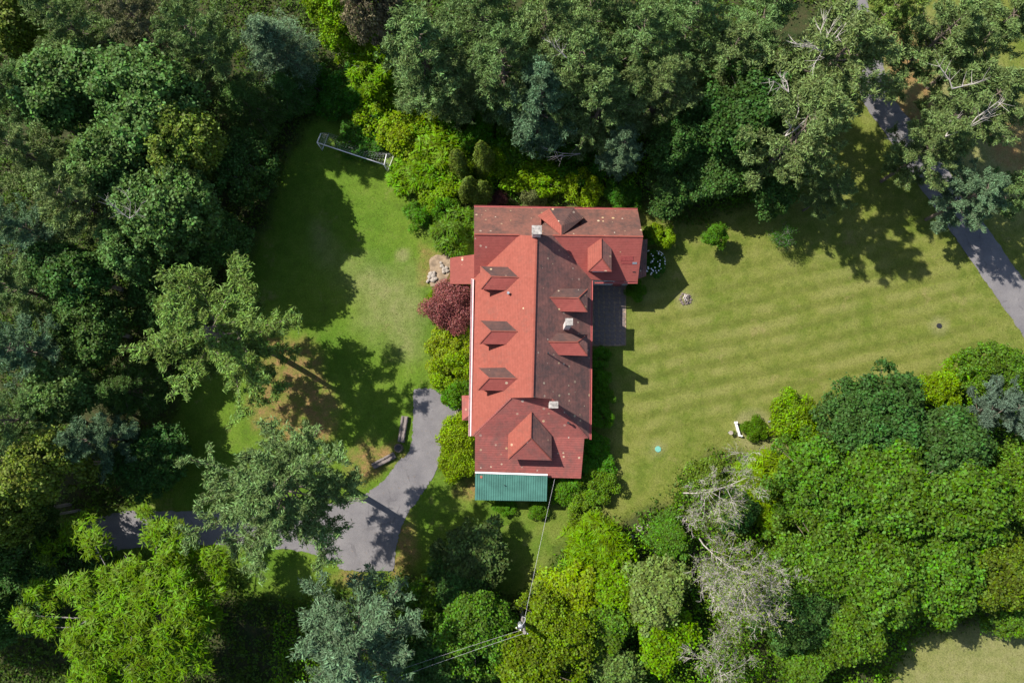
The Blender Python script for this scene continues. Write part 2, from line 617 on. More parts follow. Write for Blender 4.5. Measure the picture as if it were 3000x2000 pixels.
def make_ground():
    x0, x1, y0, y1 = -75, 75, -52, 62
    st = 0.45
    xs = np.concatenate([[-1500, -600, -250, -120], np.arange(x0, x1 + st, st), [120, 250, 600, 1500]])
    ys = np.concatenate([[-1500, -600, -250, -100], np.arange(y0, y1 + st, st), [110, 250, 600, 1500]])
    X, Y = np.meshgrid(xs, ys)
    x, y = X.ravel(), Y.ravel()
    z = 0.02 * wob(x, y, 0.35, 3) * (np.abs(x) < 120)
    z = z - 0.05
    V = np.stack([x, y, z], 1)
    nx, ny = len(xs), len(ys)
    i, j = np.meshgrid(np.arange(nx - 1), np.arange(ny - 1))
    a = (j * nx + i).ravel()
    F4 = np.stack([a, a + 1, a + nx + 1, a + nx], 1)
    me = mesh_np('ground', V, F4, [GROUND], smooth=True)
    w1 = wob(x, y, 0.8, 5)
    w2 = wob(x, y, 1.6, 9)

    def zone(polys, soft, wig):
        d = np.full(x.shape, -1e9)
        for p in polys:
            d = np.maximum(d, poly_dist(x, y, p))
        return np.clip((d + wig * (w1 + 0.6 * w2)) / soft + 0.5, 0, 1)
    col = np.zeros((len(x), 4), np.float32)
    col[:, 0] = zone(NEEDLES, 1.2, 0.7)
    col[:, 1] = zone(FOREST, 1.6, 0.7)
    col[:, 2] = zone(DRY, 4.0, 0.9)
    col[:, 3] = zone([LAWN_E], 5.0, 0.8)
    for (px, py, r) in ((1928, 1315, 0.75), (2752, 954, 0.95), (2040, 1240, 0.0), (2210, 1262, 1.9), (2008, 876, 0.9), (1180, 748, 0.8)):
        q = P(px, py)
        d = np.hypot(x - q.x, y - q.y)
        col[:, 2] = np.maximum(col[:, 2], np.clip((r * 1.3 - d) / 0.6, 0, 1))
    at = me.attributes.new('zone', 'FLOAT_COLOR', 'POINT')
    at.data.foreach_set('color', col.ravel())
    o = link(bpy.data.objects.new('ground', me))
    tag(o, 'mown lawn, needle litter and forest floor around the house', kind='structure')
    return o


make_ground()

# ------------------------------------------------------------------ roads


def smooth_ring(pts, n=6):
    """Catmull-Rom through a closed ring"""
    out = []
    k = len(pts)
    for i in range(k):
        p0, p1, p2, p3 = [np.array(pts[(i + d) % k]) for d in (-1, 0, 1, 2)]
        for t in np.arange(n) / n:
            out.append(0.5 * ((2 * p1) + (-p0 + p2) * t + (2 * p0 - 5 * p1 + 4 * p2 - p3) * t * t + (-p0 + 3 * p1 - 3 * p2 + p3) * t ** 3))
    return out


def flat_sheet(name, ring, z, mat, th=0.12, jitter=0.06, n=14):
    r = random.Random(len(ring))
    pts = smooth_ring(ring, n)
    pts = [(p[0] + r.uniform(-jitter, jitter), p[1] + r.uniform(-jitter, jitter)) for p in pts]
    bm = bmesh.new()
    vs = [bm.verts.new((a, b, z)) for a, b in pts]
    f = bm.faces.new(vs)
    f.normal_update()
    if f.normal.z < 0:
        f.normal_flip()
    ex = bmesh.ops.extrude_face_region(bm, geom=[f])
    for v in [g for g in ex['geom'] if isinstance(g, bmesh.types.BMVert)]:
        v.co.z -= th
    bmesh.ops.recalc_face_normals(bm, faces=bm.faces)
    bmesh.ops.triangulate(bm, faces=[q for q in bm.faces if len(q.verts) > 4])
    me = bpy.data.meshes.new(name)
    bm.to_mesh(me)
    bm.free()
    me.materials.append(mat)
    return link(bpy.data.objects.new(name, me))


drive = [(1213, 1144), (1259, 1139), (1288, 1152), (1312, 1184), (1335, 1190), (1335, 1220), (1309, 1243), (1296, 1275), (1289, 1334), (1284, 1366),
         (1263, 1406), (1233, 1450), (1201, 1494), (1179, 1537), (1164, 1585), (1153, 1666), (1146, 1672), (1008, 1668), (972, 1640), (850, 1610),
         (663, 1597), (500, 1600), (345, 1612), (200, 1690), (40, 1800), (-350, 2000), (-420, 1850), (0, 1670), (170, 1560), (345, 1500), (500, 1497),
         (663, 1497), (900, 1484), (1040, 1456), (1077, 1443), (1124, 1406), (1143, 1384), (1164, 1355), (1197, 1323), (1208, 1275), (1211, 1200)]
o = flat_sheet('driveway', gp(drive), -0.012, ASPHALT, .12, .09)
tag(o, 'grey asphalt driveway with turning bay west of the house', kind='structure')
lane = [(2380, -500), (2450, -60), (2495, 150), (2528, 290), (2600, 400), (2680, 525), (2808, 706), (2905, 850), (3000, 986), (3300, 1420), (3420, 1380),
        (3120, 990), (3000, 820), (2893, 667), (2780, 500), (2690, 380), (2610, 270), (2575, 130), (2530, -60), (2470, -500)]
o = flat_sheet('lane', gp(lane), -0.010, ASPHALT, jitter=0.08)
tag(o, 'grey asphalt lane crossing the top right of the lawn', kind='structure')
ROADS = [gp(drive), gp(lane)]

# ------------------------------------------------------------------ the house
E_Z, R_Z, W_Z, G_Z = 3.8, 7.4, 6.4, 6.2
house = empty('house', P(1560, 1000, 0))
tag(house, 'long house with red shingle roof, hipped dormers and three chimneys', 'house')
HL = house.location.copy()


def hb(mb, name, mats, parent=None, smooth=False):
    """build a part of the house from world points"""
    mb.v = [tuple(Vector(v) - HL) for v in mb.v]
    return mb.build(name, mats, parent or house, smooth)


rid_n = P(1572, 692, R_Z)
rid_s = P(1560, 1164, R_Z)
wr_w = P(1389, 686, W_Z)
wr_e = P(1884, 693, W_Z)
sw_e = P(1380, 1277, E_Z)
se_e = P(1727, 1286, E_Z)
PW = plane3(rid_n, rid_s, sw_e)
PE = plane3(rid_n, rid_s, se_e)


def cut(a, b, pl):
    t = (pl[0] - a).dot(pl[1]) / (b - a).dot(pl[1])
    return a.lerp(b, t)


vw_top = cut(wr_w, wr_e, PW)
ve_top = cut(wr_w, wr_e, PE)
vw_bot = on_plane(1389, 815, PW)
ve_bot = on_plane(1732, 819, PE)
nw = P(1389, 607, 3.5)
ne = P(1868, 614, 3.5)
PSE = plane3(wr_w, wr_e, ve_bot)
se_w = on_plane(1868, 826, PSE)
gl = on_plane(1497, 1165, PW)
gr = on_plane(1618, 1169, PE)
hl = on_plane(1384, 1276, PW)
hr = on_plane(1722, 1283, PE)
ll = P(1392, 1278, 3.93)
lr = P(1712, 1284, 3.93)
bl = P(1391, 1392, 2.3)
br = P(1702, 1401, 2.3)
bmid = P(1607, 1398, 2.3)
T = 0.14
roof = MB()
# slots: 0 red, 1 worn red, 2 mossy east, 3 mossy north, 4 trim
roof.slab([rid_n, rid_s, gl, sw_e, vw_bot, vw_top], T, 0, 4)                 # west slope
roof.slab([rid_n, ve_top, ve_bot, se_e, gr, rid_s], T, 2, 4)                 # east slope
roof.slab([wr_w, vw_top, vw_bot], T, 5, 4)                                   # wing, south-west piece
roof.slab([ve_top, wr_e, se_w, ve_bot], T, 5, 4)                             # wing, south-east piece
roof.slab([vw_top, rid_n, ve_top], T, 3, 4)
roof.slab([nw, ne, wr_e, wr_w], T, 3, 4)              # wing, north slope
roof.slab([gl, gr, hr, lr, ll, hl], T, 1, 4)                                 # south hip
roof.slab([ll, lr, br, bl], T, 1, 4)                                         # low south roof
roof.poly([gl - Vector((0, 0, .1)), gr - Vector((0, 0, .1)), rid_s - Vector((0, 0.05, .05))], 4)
roof_o = hb(roof, 'roof', [RED, RED_WORN, MOSSY, MOSSY_N, REDTRIM, RED_LIT_S])

PN = plane3(nw, ne, wr_e)
PS1 = plane3(gl, gr, hl)
PS2 = plane3(ll, lr, br)


def cap(a, b, w=0.26, h=0.05, mat=RED):
    mb = MB()
    mb.bar(a + Vector((0, 0, .02)), b + Vector((0, 0, .02)), w, h)
    hb_ = MB()
    hb_.v, hb_.f, hb_.m = mb.v, mb.f, mb.m
    hb_.v = [tuple(Vector(v) - HL) for v in hb_.v]
    return hb_.build('ridge_cap', mat, roof_o)


cap(rid_n, rid_s, 0.16, .03)
cap(wr_w, vw_top, 0.14, 0.03, RED)
cap(ve_top, wr_e, 0.14, 0.03, RED)
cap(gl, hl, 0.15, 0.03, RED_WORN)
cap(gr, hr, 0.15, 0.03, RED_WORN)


def gutter(a, b, w, h, mat):
    mb = MB()
    s = (b - a).normalized().cross(Vector((0, 0, 1)))
    for off, hh in ((-w / 2, h), (w / 2, h)):
        mb.bar(a + s * off, b + s * off, 0.03, hh)
    mb.bar(a - Vector((0, 0, h / 2 - 0.03)), b - Vector((0, 0, h / 2 - 0.03)), w - 0.034, 0.03)
    mb.v = [tuple(Vector(v) - HL) for v in mb.v]
    return mb.build('gutter', mat, roof_o)


gutter(P(1384.5, 817, E_Z), P(1376.5, 1277, E_Z), 0.24, 0.14, PINKGUT)
gutter(P(1734, 822, E_Z - .02), P(1729.5, 1287, E_Z - .02), 0.16, 0.14, REDTRIM)
gutter(P(1389, 604.5, 3.45), P(1868, 613, 3.45), 0.14, 0.12, REDTRIM)
gutter(P(1741, 828.5, 3.62), P(1868, 828.5, 3.62), 0.12, 0.12, REDTRIM)

# walls, one part for each block


def inset_wall(pts, z0, ztop, name='wall'):
    mb = MB()
    n = len(pts)
    for i in range(n):
        a, b = pts[i], pts[(i + 1) % n]
        mb.poly([(a[0], a[1], z0), (b[0], b[1], z0), (b[0], b[1], ztop[(i + 1) % n]), (a[0], a[1], ztop[i])])
    return hb(mb, name, WALLM)


def xy(v, dx=0, dy=0):
    return (v.x + dx, v.y + dy)


w_sw = xy(sw_e, .45, .25)
w_se = xy(se_e, -.45, .25)
w_nw = xy(vw_bot, .45, 0)
w_ne = xy(ve_bot, -.45, 0)
inset_wall([w_sw, w_se, (w_ne[0], w_ne[1] + 1.2), (w_nw[0], w_nw[1] + 1.2)], -0.2, [E_Z - .05] * 4)
wing = [xy(vw_bot, .35, .35), xy(se_w, -.45, .4), (wr_e.x - .45, wr_e.y), xy(ne, -.45, -.35), xy(nw, .4, -.35), (wr_w.x + .4, wr_w.y)]
inset_wall(wing, -0.2, [E_Z - .15, E_Z - .15, W_Z - .35, 3.4, 3.4, W_Z - .35])
low = [xy(ll, .35, .1), xy(lr, -.35, .1), xy(br, -.4, .4), xy(bl, .4, .4)]
inset_wall([low[3], low[2], low[1], low[0]], -0.2, [2.25, 2.25, 3.7, 3.7])


def window(parent, c, n, w=0.9, h=1.2, depth=0.05, name='window'):
    """frame proud of the wall, dark pane set back in it; n is the outward direction"""
    n = Vector(n).normalized()
    s = Vector((0, 0, 1)).cross(n).normalized()
    up = Vector((0, 0, 1))
    c = Vector(c) - HL
    mb = MB()
    for sg in (-1, 1):
        mb.bar(c + s * (sg * w / 2) - up * (h / 2), c + s * (sg * w / 2) + up * (h / 2), 0.09, 0.09, 0, n)
        mb.bar(c + up * (sg * h / 2) - s * (w / 2 - .045), c + up * (sg * h / 2) + s * (w / 2 - .045), 0.088, 0.088, 0, n)
    mb.bar(c - s * (w / 2 - .045), c + s * (w / 2 - .045), 0.05, 0.05, 0, n)
    fr = mb.build(name, WHITE, parent)
    pb = MB()
    pb.bar(c - n * 0.02 - up * (h / 2 - .04), c - n * 0.02 + up * (h / 2 - .04), w - .1, 0.02, 0, n)
    if parent is house:
        pb.build('pane', GLASS, fr)
    else:
        pb.build('pane', GLASS, parent)
    return fr


for y_f in (0.1, 0.25, 0.42, 0.6, 0.78):
    a = Vector((*w_nw, 0))
    b = Vector((*w_sw, 0))
    q = a.lerp(b, y_f)
    window(house, (q.x - .03, q.y, 1.7), (-1, 0, 0), 1.0, 1.4)
    a = Vector((*w_ne, 0))
    b = Vector((*w_se, 0))
    q = a.lerp(b, y_f)
    window(house, (q.x + .03, q.y, 1.7), (1, 0, 0), 1.0, 1.4)
for t_ in (0.35, 0.7):
    q = Vector((*wing[1], 0)).lerp(Vector((*wing[3], 0)), t_)
    window(house, (q.x + .08, q.y, 1.7), (1, 0, 0), 1.0, 1.4)
for t_ in (0.7, 0.86):
    q = Vector((*wing[0], 0)).lerp(Vector((*wing[1], 0)), t_)
    window(house, (q.x, q.y - .05, 1.7), (0, -1, 0), 1.0, 1.4)
# door on the east patio
dmb = MB()
q = Vector((*wing[0], 0)).lerp(Vector((*wing[1], 0)), .93)
dmb.box((q.x, q.y - .04, 1.02), (0.95, 0.06, 2.05))
dd = hb(dmb, 'door', REDTRIM)
hmb = MB()
hmb.box((q.x + .36, q.y - .1, 1.0), (.05, .07, .12))
hb(hmb, 'handle', STEEL, dd)


def dormer(px_ridge_b, px_ridge_f, px_eb1, px_ef1, px_eb2, px_ef2, pl, front_dir, mats, label=None):
    """hipped dormer on roof plane pl; eb = eave ends on the roof, ef = front corners"""
    rb = on_plane(*px_ridge_b, pl)
    b1 = on_plane(*px_eb1, pl)
    b2 = on_plane(*px_eb2, pl)
    ez = (b1.z + b2.z) / 2
    rf = P(*px_ridge_f, rb.z)
    f1, f2 = P(*px_ef1, ez), P(*px_ef2, ez)
    rb.z += .02
    L = Vector((0, 0, .02))
    rmb = MB()
    rmb.slab([rb, rf, f1, b1 + L], 0.1, mats[0], 3)
    rmb.slab([rb, rf, f2, b2 + L], 0.1, mats[1], 3)
    rmb.slab([rf, f1, f2], 0.1, mats[2], 3)
    fd = Vector(front_dir).normalized()
    # walls stand back from the eaves
    c = (f1 + f2) / 2
    k1 = f1.lerp(c, 0.16) - fd * 0.28
    k2 = f2.lerp(c, 0.16) - fd * 0.28
    g1 = b1.lerp((b1 + b2) / 2, 0.16) + (-fd) * .3
    g2 = b2.lerp((b1 + b2) / 2, 0.16) + (-fd) * .3

    def drop(v):
        o_, n_ = pl
        z = o_.z - ((v.x - o_.x) * n_.x + (v.y - o_.y) * n_.y) / n_.z
        return Vector((v.x, v.y, z - 0.1))
    wmb = MB()
    for a, b in ((k1, k2), (g1, k1), (k2, g2)):
        wmb.poly([drop(a), drop(b), Vector((b.x, b.y, ez - .02)), Vector((a.x, a.y, ez - .02))])
    wall = hb(wmb, 'dormer', REDTRIM if label else REDTRIM)
    rmb.v = [tuple(Vector(v) - HL) for v in rmb.v]
    rmb.build('dormer_roof', [RED, MOSSY, RED_WORN, REDTRIM, RED_LIT_S, MOSSY_D], wall)
    caps = MB()
    for a, b in ((rb, rf), (rf, f1), (rf, f2)):
        caps.bar(a + L, b + L, 0.10, 0.03)
    caps.v = [tuple(Vector(v) - HL) for v in caps.v]
    caps.build('dormer_ridge', RED, wall)
    zc = (drop((k1 + k2) / 2).z + ez) / 2 + .05
    hh = max(0.4, ez - drop((k1 + k2) / 2).z - .45)
    m = (k1 + k2) / 2
    window(wall, (m.x + fd.x * .03, m.y + fd.y * .03, zc), fd, min(1.2, (k1 - k2).length * .55), hh)
    return wall


# west dormers: north side mossy, south side red, front red
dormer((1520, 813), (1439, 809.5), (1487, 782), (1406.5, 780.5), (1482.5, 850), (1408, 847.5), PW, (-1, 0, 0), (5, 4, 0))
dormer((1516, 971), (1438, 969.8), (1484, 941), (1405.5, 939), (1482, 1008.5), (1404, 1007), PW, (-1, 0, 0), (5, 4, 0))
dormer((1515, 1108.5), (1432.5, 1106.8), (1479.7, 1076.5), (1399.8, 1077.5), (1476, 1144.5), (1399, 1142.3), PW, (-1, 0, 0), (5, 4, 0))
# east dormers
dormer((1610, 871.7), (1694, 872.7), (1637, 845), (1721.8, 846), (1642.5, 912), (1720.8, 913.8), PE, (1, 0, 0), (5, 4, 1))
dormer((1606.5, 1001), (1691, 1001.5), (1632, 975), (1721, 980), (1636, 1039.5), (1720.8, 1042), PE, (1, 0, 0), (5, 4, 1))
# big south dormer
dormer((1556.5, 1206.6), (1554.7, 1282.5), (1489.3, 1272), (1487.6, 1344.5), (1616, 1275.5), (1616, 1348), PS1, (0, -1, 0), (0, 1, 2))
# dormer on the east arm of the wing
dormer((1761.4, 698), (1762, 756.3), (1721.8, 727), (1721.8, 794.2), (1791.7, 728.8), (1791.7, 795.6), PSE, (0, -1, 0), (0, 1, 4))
# bay dormer on the north slope
rb = on_plane(1645, 690, PN)
rb.z += .05
A = on_plane(1575.5, 637, PN)
D = on_plane(1710, 655, PN)
ez = 5.45
Am, Bm, Cm, Dm = P(1575.5, 632, ez), P(1609, 610.5, ez), P(1681, 608.5, ez), P(1710, 638.5, ez)
ap = P(1645, 662, rb.z)
bay = MB()
bay.slab([ap, Bm, Am], .1, 0, 3)
bay.slab([rb, ap, Am], .1, 0, 3)
bay.slab([ap, Bm, Cm], .1, 1, 3)
bay.slab([ap, Cm, Dm], .1, 1, 3)
bay.slab([ap, Dm, rb], .1, 1, 3)
wmb = MB()
ring = [Am, Bm, Cm, Dm]
cc = sum(ring, Vector()) / 4
ins = [p.lerp(cc, .14) for p in ring]


def dropN(v, d=.1):
    o_, n_ = PN
    return Vector((v.x, v.y, o_.z - ((v.x - o_.x) * n_.x + (v.y - o_.y) * n_.y) / n_.z - d))


back = [ins[0] + Vector((0, -1.2, 0)), ins[3] + Vector((0, -1.0, 0))]
seq = [back[0]] + ins + [back[1]]
for a, b in zip(seq[:-1], seq[1:]):
    ta = min(ez - .02, dropN(a, -.02).z) if a is back[0] else ez - .02
    tb = min(ez - .02, dropN(b, -.02).z) if b is back[1] else ez - .02
    wmb.poly([dropN(b), dropN(a), Vector((a.x, a.y, ta)), Vector((b.x, b.y, tb))])
bw = hb(wmb, 'dormer', REDTRIM)
bay.v = [tuple(Vector(v) - HL) for v in bay.v]
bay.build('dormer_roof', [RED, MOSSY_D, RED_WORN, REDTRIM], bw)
mid = (ins[1] + ins[2]) / 2
window(bw, (mid.x, mid.y + .03, 4.85), (0, 1, 0), 1.2, .8)

# chimneys


def chimney(px0, py0, px1, py1, ztop, zbase, body_mat=STUCCO):
    a, b = P(px0, py0, ztop), P(px1, py1, ztop)
    cx, cy = (a.x + b.x) / 2, (a.y + b.y) / 2
    w, d = abs(b.x - a.x), abs(b.y - a.y)
    mb = MB()
    h = ztop - .16 - zbase
    mb.box((cx, cy, zbase + h / 2), (w - .14, d - .14, h))
    ch = hb(mb, 'chimney', body_mat)
    cmb = MB()
    cmb.box((cx, cy, ztop - .08), (w, d, .156))
    cp = hb(cmb, 'chimney_cap', CAPSTONE, ch)
    fl = MB()
    fl.box((cx, cy, zbase + h * .42), (w - .02, d - .02, .10))
    return ch


c1 = chimney(1558, 660, 1587.5, 685.7, 8.7, 5.6)
c2 = chimney(1656.3, 932, 1678.6, 952.6, 9.2, 4.9)
c3 = chimney(1609.5, 1175, 1635.5, 1195.5, 8.3, 4.8)
# plumbing vents
for (px, py, pl, hh, r) in ((1489, 860, PW, .35, .09), (1605, 1036, PE, .75, .06), (1664, 1238, PS1, .30, .08)):
    q = on_plane(px, py, pl)
    mb = MB()
    mb.tube([q - Vector((0, 0, .2)), q + Vector((0, 0, hh))], r, 8)
    mb.tube([q + Vector((0, 0, hh - .02)), q + Vector((0, 0, hh + .08))], r * 1.5, 8)
    hb(mb, 'vent_pipe', STEEL if pl is PW else DARKM, roof_o)
# repaired shingle courses on the east arm
for (pa, pb_, wid, mt) in (((1818, 758), (1855, 758), .5, RED), ((1820, 771), (1852, 771), .18, RED), ((1853, 771), (1866, 771), .2, STEEL), ((1853, 797), (1862, 797), .08, DARKM)):
    a, b = on_plane(*pa, PSE), on_plane(*pb_, PSE)
    mb = MB()
    mb.bar(a + Vector((0, 0, .015)), b + Vector((0, 0, .015)), wid, .03, 0, PSE[1])
    hb(mb, 'roof_patch', plain('patched_shingle', (0.25, 0.05, 0.045), .9) if mt is RED else mt, roof_o)

# green metal porch roof, panel by panel
gtl, gtr = P(1392.5, 1384, 2.72), P(1604, 1391, 2.72)
gbl, gbr = P(1391, 1464, 2.1), P(1602, 1467.5, 2.1)
porch = MB()
porch.slab([gtl - Vector((0, 0, .06)), gtr - Vector((0, 0, .06)), gbr - Vector((0, 0, .06)), gbl - Vector((0, 0, .06))], .06)
pr = hb(porch, 'porch_roof', GREEND)
NP = 31
for i in range(NP):
    t0, t1 = (i + .07) / NP, (i + .93) / NP
    mb = MB()
    up = Vector((0, 0, .022))
    mb.slab([gtl.lerp(gtr, t0) + up, gtl.lerp(gtr, t1) + up, gbl.lerp(gbr, t1) + up, gbl.lerp(gbr, t0) + up], .08)
    hb(mb, 'roof_panel', GREEN, pr)
mb = MB()
mb.bar(gtl + Vector((0, .03, .06)), gtr + Vector((0, .03, .06)), .16, .05)
hb(mb, 'ridge_flashing', WHITE, pr)
mb = MB()
a = gtl.lerp(gbl, .14).lerp(gtr.lerp(gbr, .14), .084)
mb.box((a.x, a.y, a.z + .035), (.2, .28, .02))
hb(mb, 'rust_patch', RUSTY, pr)
mb = MB()
a = gtl.lerp(gbl, .43).lerp(gtr.lerp(gbr, .43), .41)
mb.tube([a, a + Vector((0, 0, .18))], .05, 8)
hb(mb, 'vent_pipe', DARKM, pr)
for t_ in (.03, .35, .66, .97):
    a = gbl.lerp(gbr, t_) + Vector((0, .25, 0))
    mb = MB()
    mb.bar(Vector((a.x, a.y, -.2)), Vector((a.x, a.y, 2.1)), .12, .12, 0, Vector((0, 1, 0)))
    hb(mb, 'porch_post', WHITE, pr)

# small flat-pitched porch at the north-west corner
a, b, c_, d_ = P(1318.5, 755, 2.7), P(1392, 745, 3.2), P(1392, 832, 3.2), P(1318.5, 832, 2.7)
mb = MB()
mb.slab([a, b, c_, d_], .12, 0, 1)
sp = hb(mb, 'side_porch_roof', [RED_FLAT, REDTRIM])
for q in (a.lerp(c_, .05), d_.lerp(b, .05)):
    mb = MB()
    mb.bar(Vector((q.x + .1, q.y, -.2)), Vector((q.x + .1, q.y, 2.64)), .14, .14, 0, Vector((0, 1, 0)))
    hb(mb, 'porch_post', WHITE, sp)
# entry hood on the west side
a, b = P(1353, 1158, 2.6), P(1381, 1158, 2.6)
c_, d_ = P(1381, 1231, 2.6), P(1354, 1231, 2.6)
r1, r2 = P(1377, 1174, 3.1), P(1377, 1214, 3.1)
b2, c2_ = b + Vector((.35, 0, .0)), c_ + Vector((.35, 0, .0))
r1b, r2b = r1 + Vector((.5, 0, .1)), r2 + Vector((.5, 0, .1))
mb = MB()
mb.slab([a, r1, r2, d_], .1, 0, 1)
mb.slab([a, b2, r1b, r1], .1, 0, 1)
mb.slab([d_, r2, r2b, c2_], .1, 0, 1)
mb.slab([r1, r1b, r2b, r2], .1, 0, 1)
eh = hb(mb, 'entry_hood', [RED_WORN, REDTRIM])
for q in (a, d_):
    mb = MB()
    s_ = .2 if q is a else -.2
    mb.bar(Vector((q.x + .15, q.y - s_, -.2)), Vector((q.x + .15, q.y - s_, 2.55)), .12, .12, 0, Vector((0, 1, 0)))
    hb(mb, 'porch_post', WHITE, eh)
# plank stoop with step
a = P(1334, 1196)
b = P(1356, 1219)
for i in range(6):
    mb = MB()
    x = a.x + (b.x - a.x) * (i + .5) / 6
    mb.box((x, (a.y + b.y) / 2, .17), (abs(b.x - a.x) / 6 - .02, abs(a.y - b.y), .06))
    hb(mb, 'stoop_plank', PLANK, eh)
mb = MB()
mb.box(((a.x + b.x) / 2, (a.y + b.y) / 2, .02), (abs(b.x - a.x) - .1, abs(a.y - b.y) - .1, .24))
hb(mb, 'stoop_base', STONE, eh)
mb = MB()
ra, rb_ = P(1333, 1176, .95), P(1353, 1175, .95)
mb.bar(ra, rb_, .05, .05)
for t_ in np.linspace(0, 1, 6):
    q = ra.lerp(rb_, t_)
    mb.bar(Vector((q.x, q.y, 0)), Vector((q.x, q.y, .93)), .03, .03, 0, Vector((0, 1, 0)))
hb(mb, 'railing', DARKM, eh)
# lean-to roof under the east gable
a, b, c_, d_ = P(1880, 706, 3.1), P(1897, 700, 2.5), P(1893, 808, 2.5), P(1868, 822, 3.1)
a.x -= .5
d_.x -= .5
mb = MB()
mb.slab([a, b, c_, d_], .1, 0, 1)
lt = hb(mb, 'lean_to_roof', [MOSSY, REDTRIM])
mb = MB()
mb.poly([Vector((b.x - .2, b.y - .15, -.2)), Vector((b.x - .2, b.y - .15, 2.42)), Vector((c_.x - .2, c_.y + .15, 2.42)), Vector((c_.x - .2, c_.y + .15, -.2))])
hb(mb, 'lean_to_wall', WALLM, lt)

# ------------------------------------------------------------------ east patio, stone by stone
patio = flat_sheet('patio', gp([(1728, 824), (1780, 824), (1834, 824), (1834, 900), (1834, 1012), (1815, 1013), (1770, 1013), (1728, 1013)]), 0.02, SOIL, .1, 0.0, 1)
tag(patio, 'flagstone patio in the shade of the east wall', kind='structure')
rp = random.Random(4)
stone_meshes = []
for k in range(6):
    mb = MB()
    n = rp.choice((5, 6, 6, 7))
    ring = []
    for i in range(n):
        t = 2 * math.pi * (i + rp.uniform(-.2, .2)) / n
        sq = 1 / max(abs(math.cos(t)), abs(math.sin(t)))
        rr = .5 * min(sq, 1.22) * rp.uniform(.88, .98)
        ring.append(Vector((math.cos(t) * rr, math.sin(t) * rr, 0)))
    mb.slab(ring, .07)
    stone_meshes.append(mb.mesh('paving_stone', STONE))
a, b = P(1738, 832), P(1833, 1010)
nxs, nys = 6, 13
for i in range(nxs):
    for j in range(nys):
        if j > 10 and i > 3 and False:
            continue
        cw, chh = (b.x - a.x) / nxs, (a.y - b.y) / nys
        o = bpy.data.objects.new('paving_stone', stone_meshes[rp.randrange(6)])
        link(o, patio)
        o.location = (a.x + (i + .5) * cw + rp.uniform(-.04, .04), a.y - (j + .5) * chh + rp.uniform(-.03, .03), .05 + rp.uniform(-.012, .014))
        o.scale = (cw * 1.04, chh * 1.04, 1)
        o.rotation_euler = (0, 0, rp.choice((0, math.pi)))

# ------------------------------------------------------------------ foliage kit
def unit(v):
    return v / (np.linalg.norm(v, axis=1, keepdims=True) + 1e-9)


def diamonds(Cn, A, B):
    """leaf-shaped quads: centre, half-length vector, half-width vector"""
    n = len(Cn)
    V = np.empty((n, 4, 3), np.float32)
    V[:, 0] = Cn - A
    V[:, 1] = Cn + B - A * 0.15
    V[:, 2] = Cn + A
    V[:, 3] = Cn - B - A * 0.15
    return V.reshape(-1, 3), np.arange(n * 4, dtype=np.int32).reshape(-1, 4)


def leaves_at(rs, Cn, N, ln, wd, along=None):
    """orient leaves with normals N, length along a random (or given) tangent"""
    n = len(Cn)
    N = unit(N)
    t = rs.normal(size=(n, 3)) if along is None else along + 0.5 * rs.normal(size=(n, 3))
    t = unit(t - N * np.sum(t * N, 1, keepdims=True))
    b = np.cross(N, t)
    s = rs.uniform(0.7, 1.3, (n, 1))
    return diamonds(Cn, t * ln * s, b * wd * s)


def crown_mesh(name, parts, mat):
    Vs, Fs, k = [], [], 0
    for V, Fq in parts:
        Vs.append(V)
        Fs.append(Fq + k)
        k += len(V)
    return mesh_np(name, np.concatenate(Vs), np.concatenate(Fs), [mat])


def lobes(rs, n):
    """a lumpy radius multiplier over directions"""
    d = unit(rs.normal(size=(n, 3)))
    a = rs.uniform(-0.42, 0.34, n)
    return lambda q: 1 + np.sum(a * np.clip(q @ d.T, 0, 1) ** 4, axis=1)


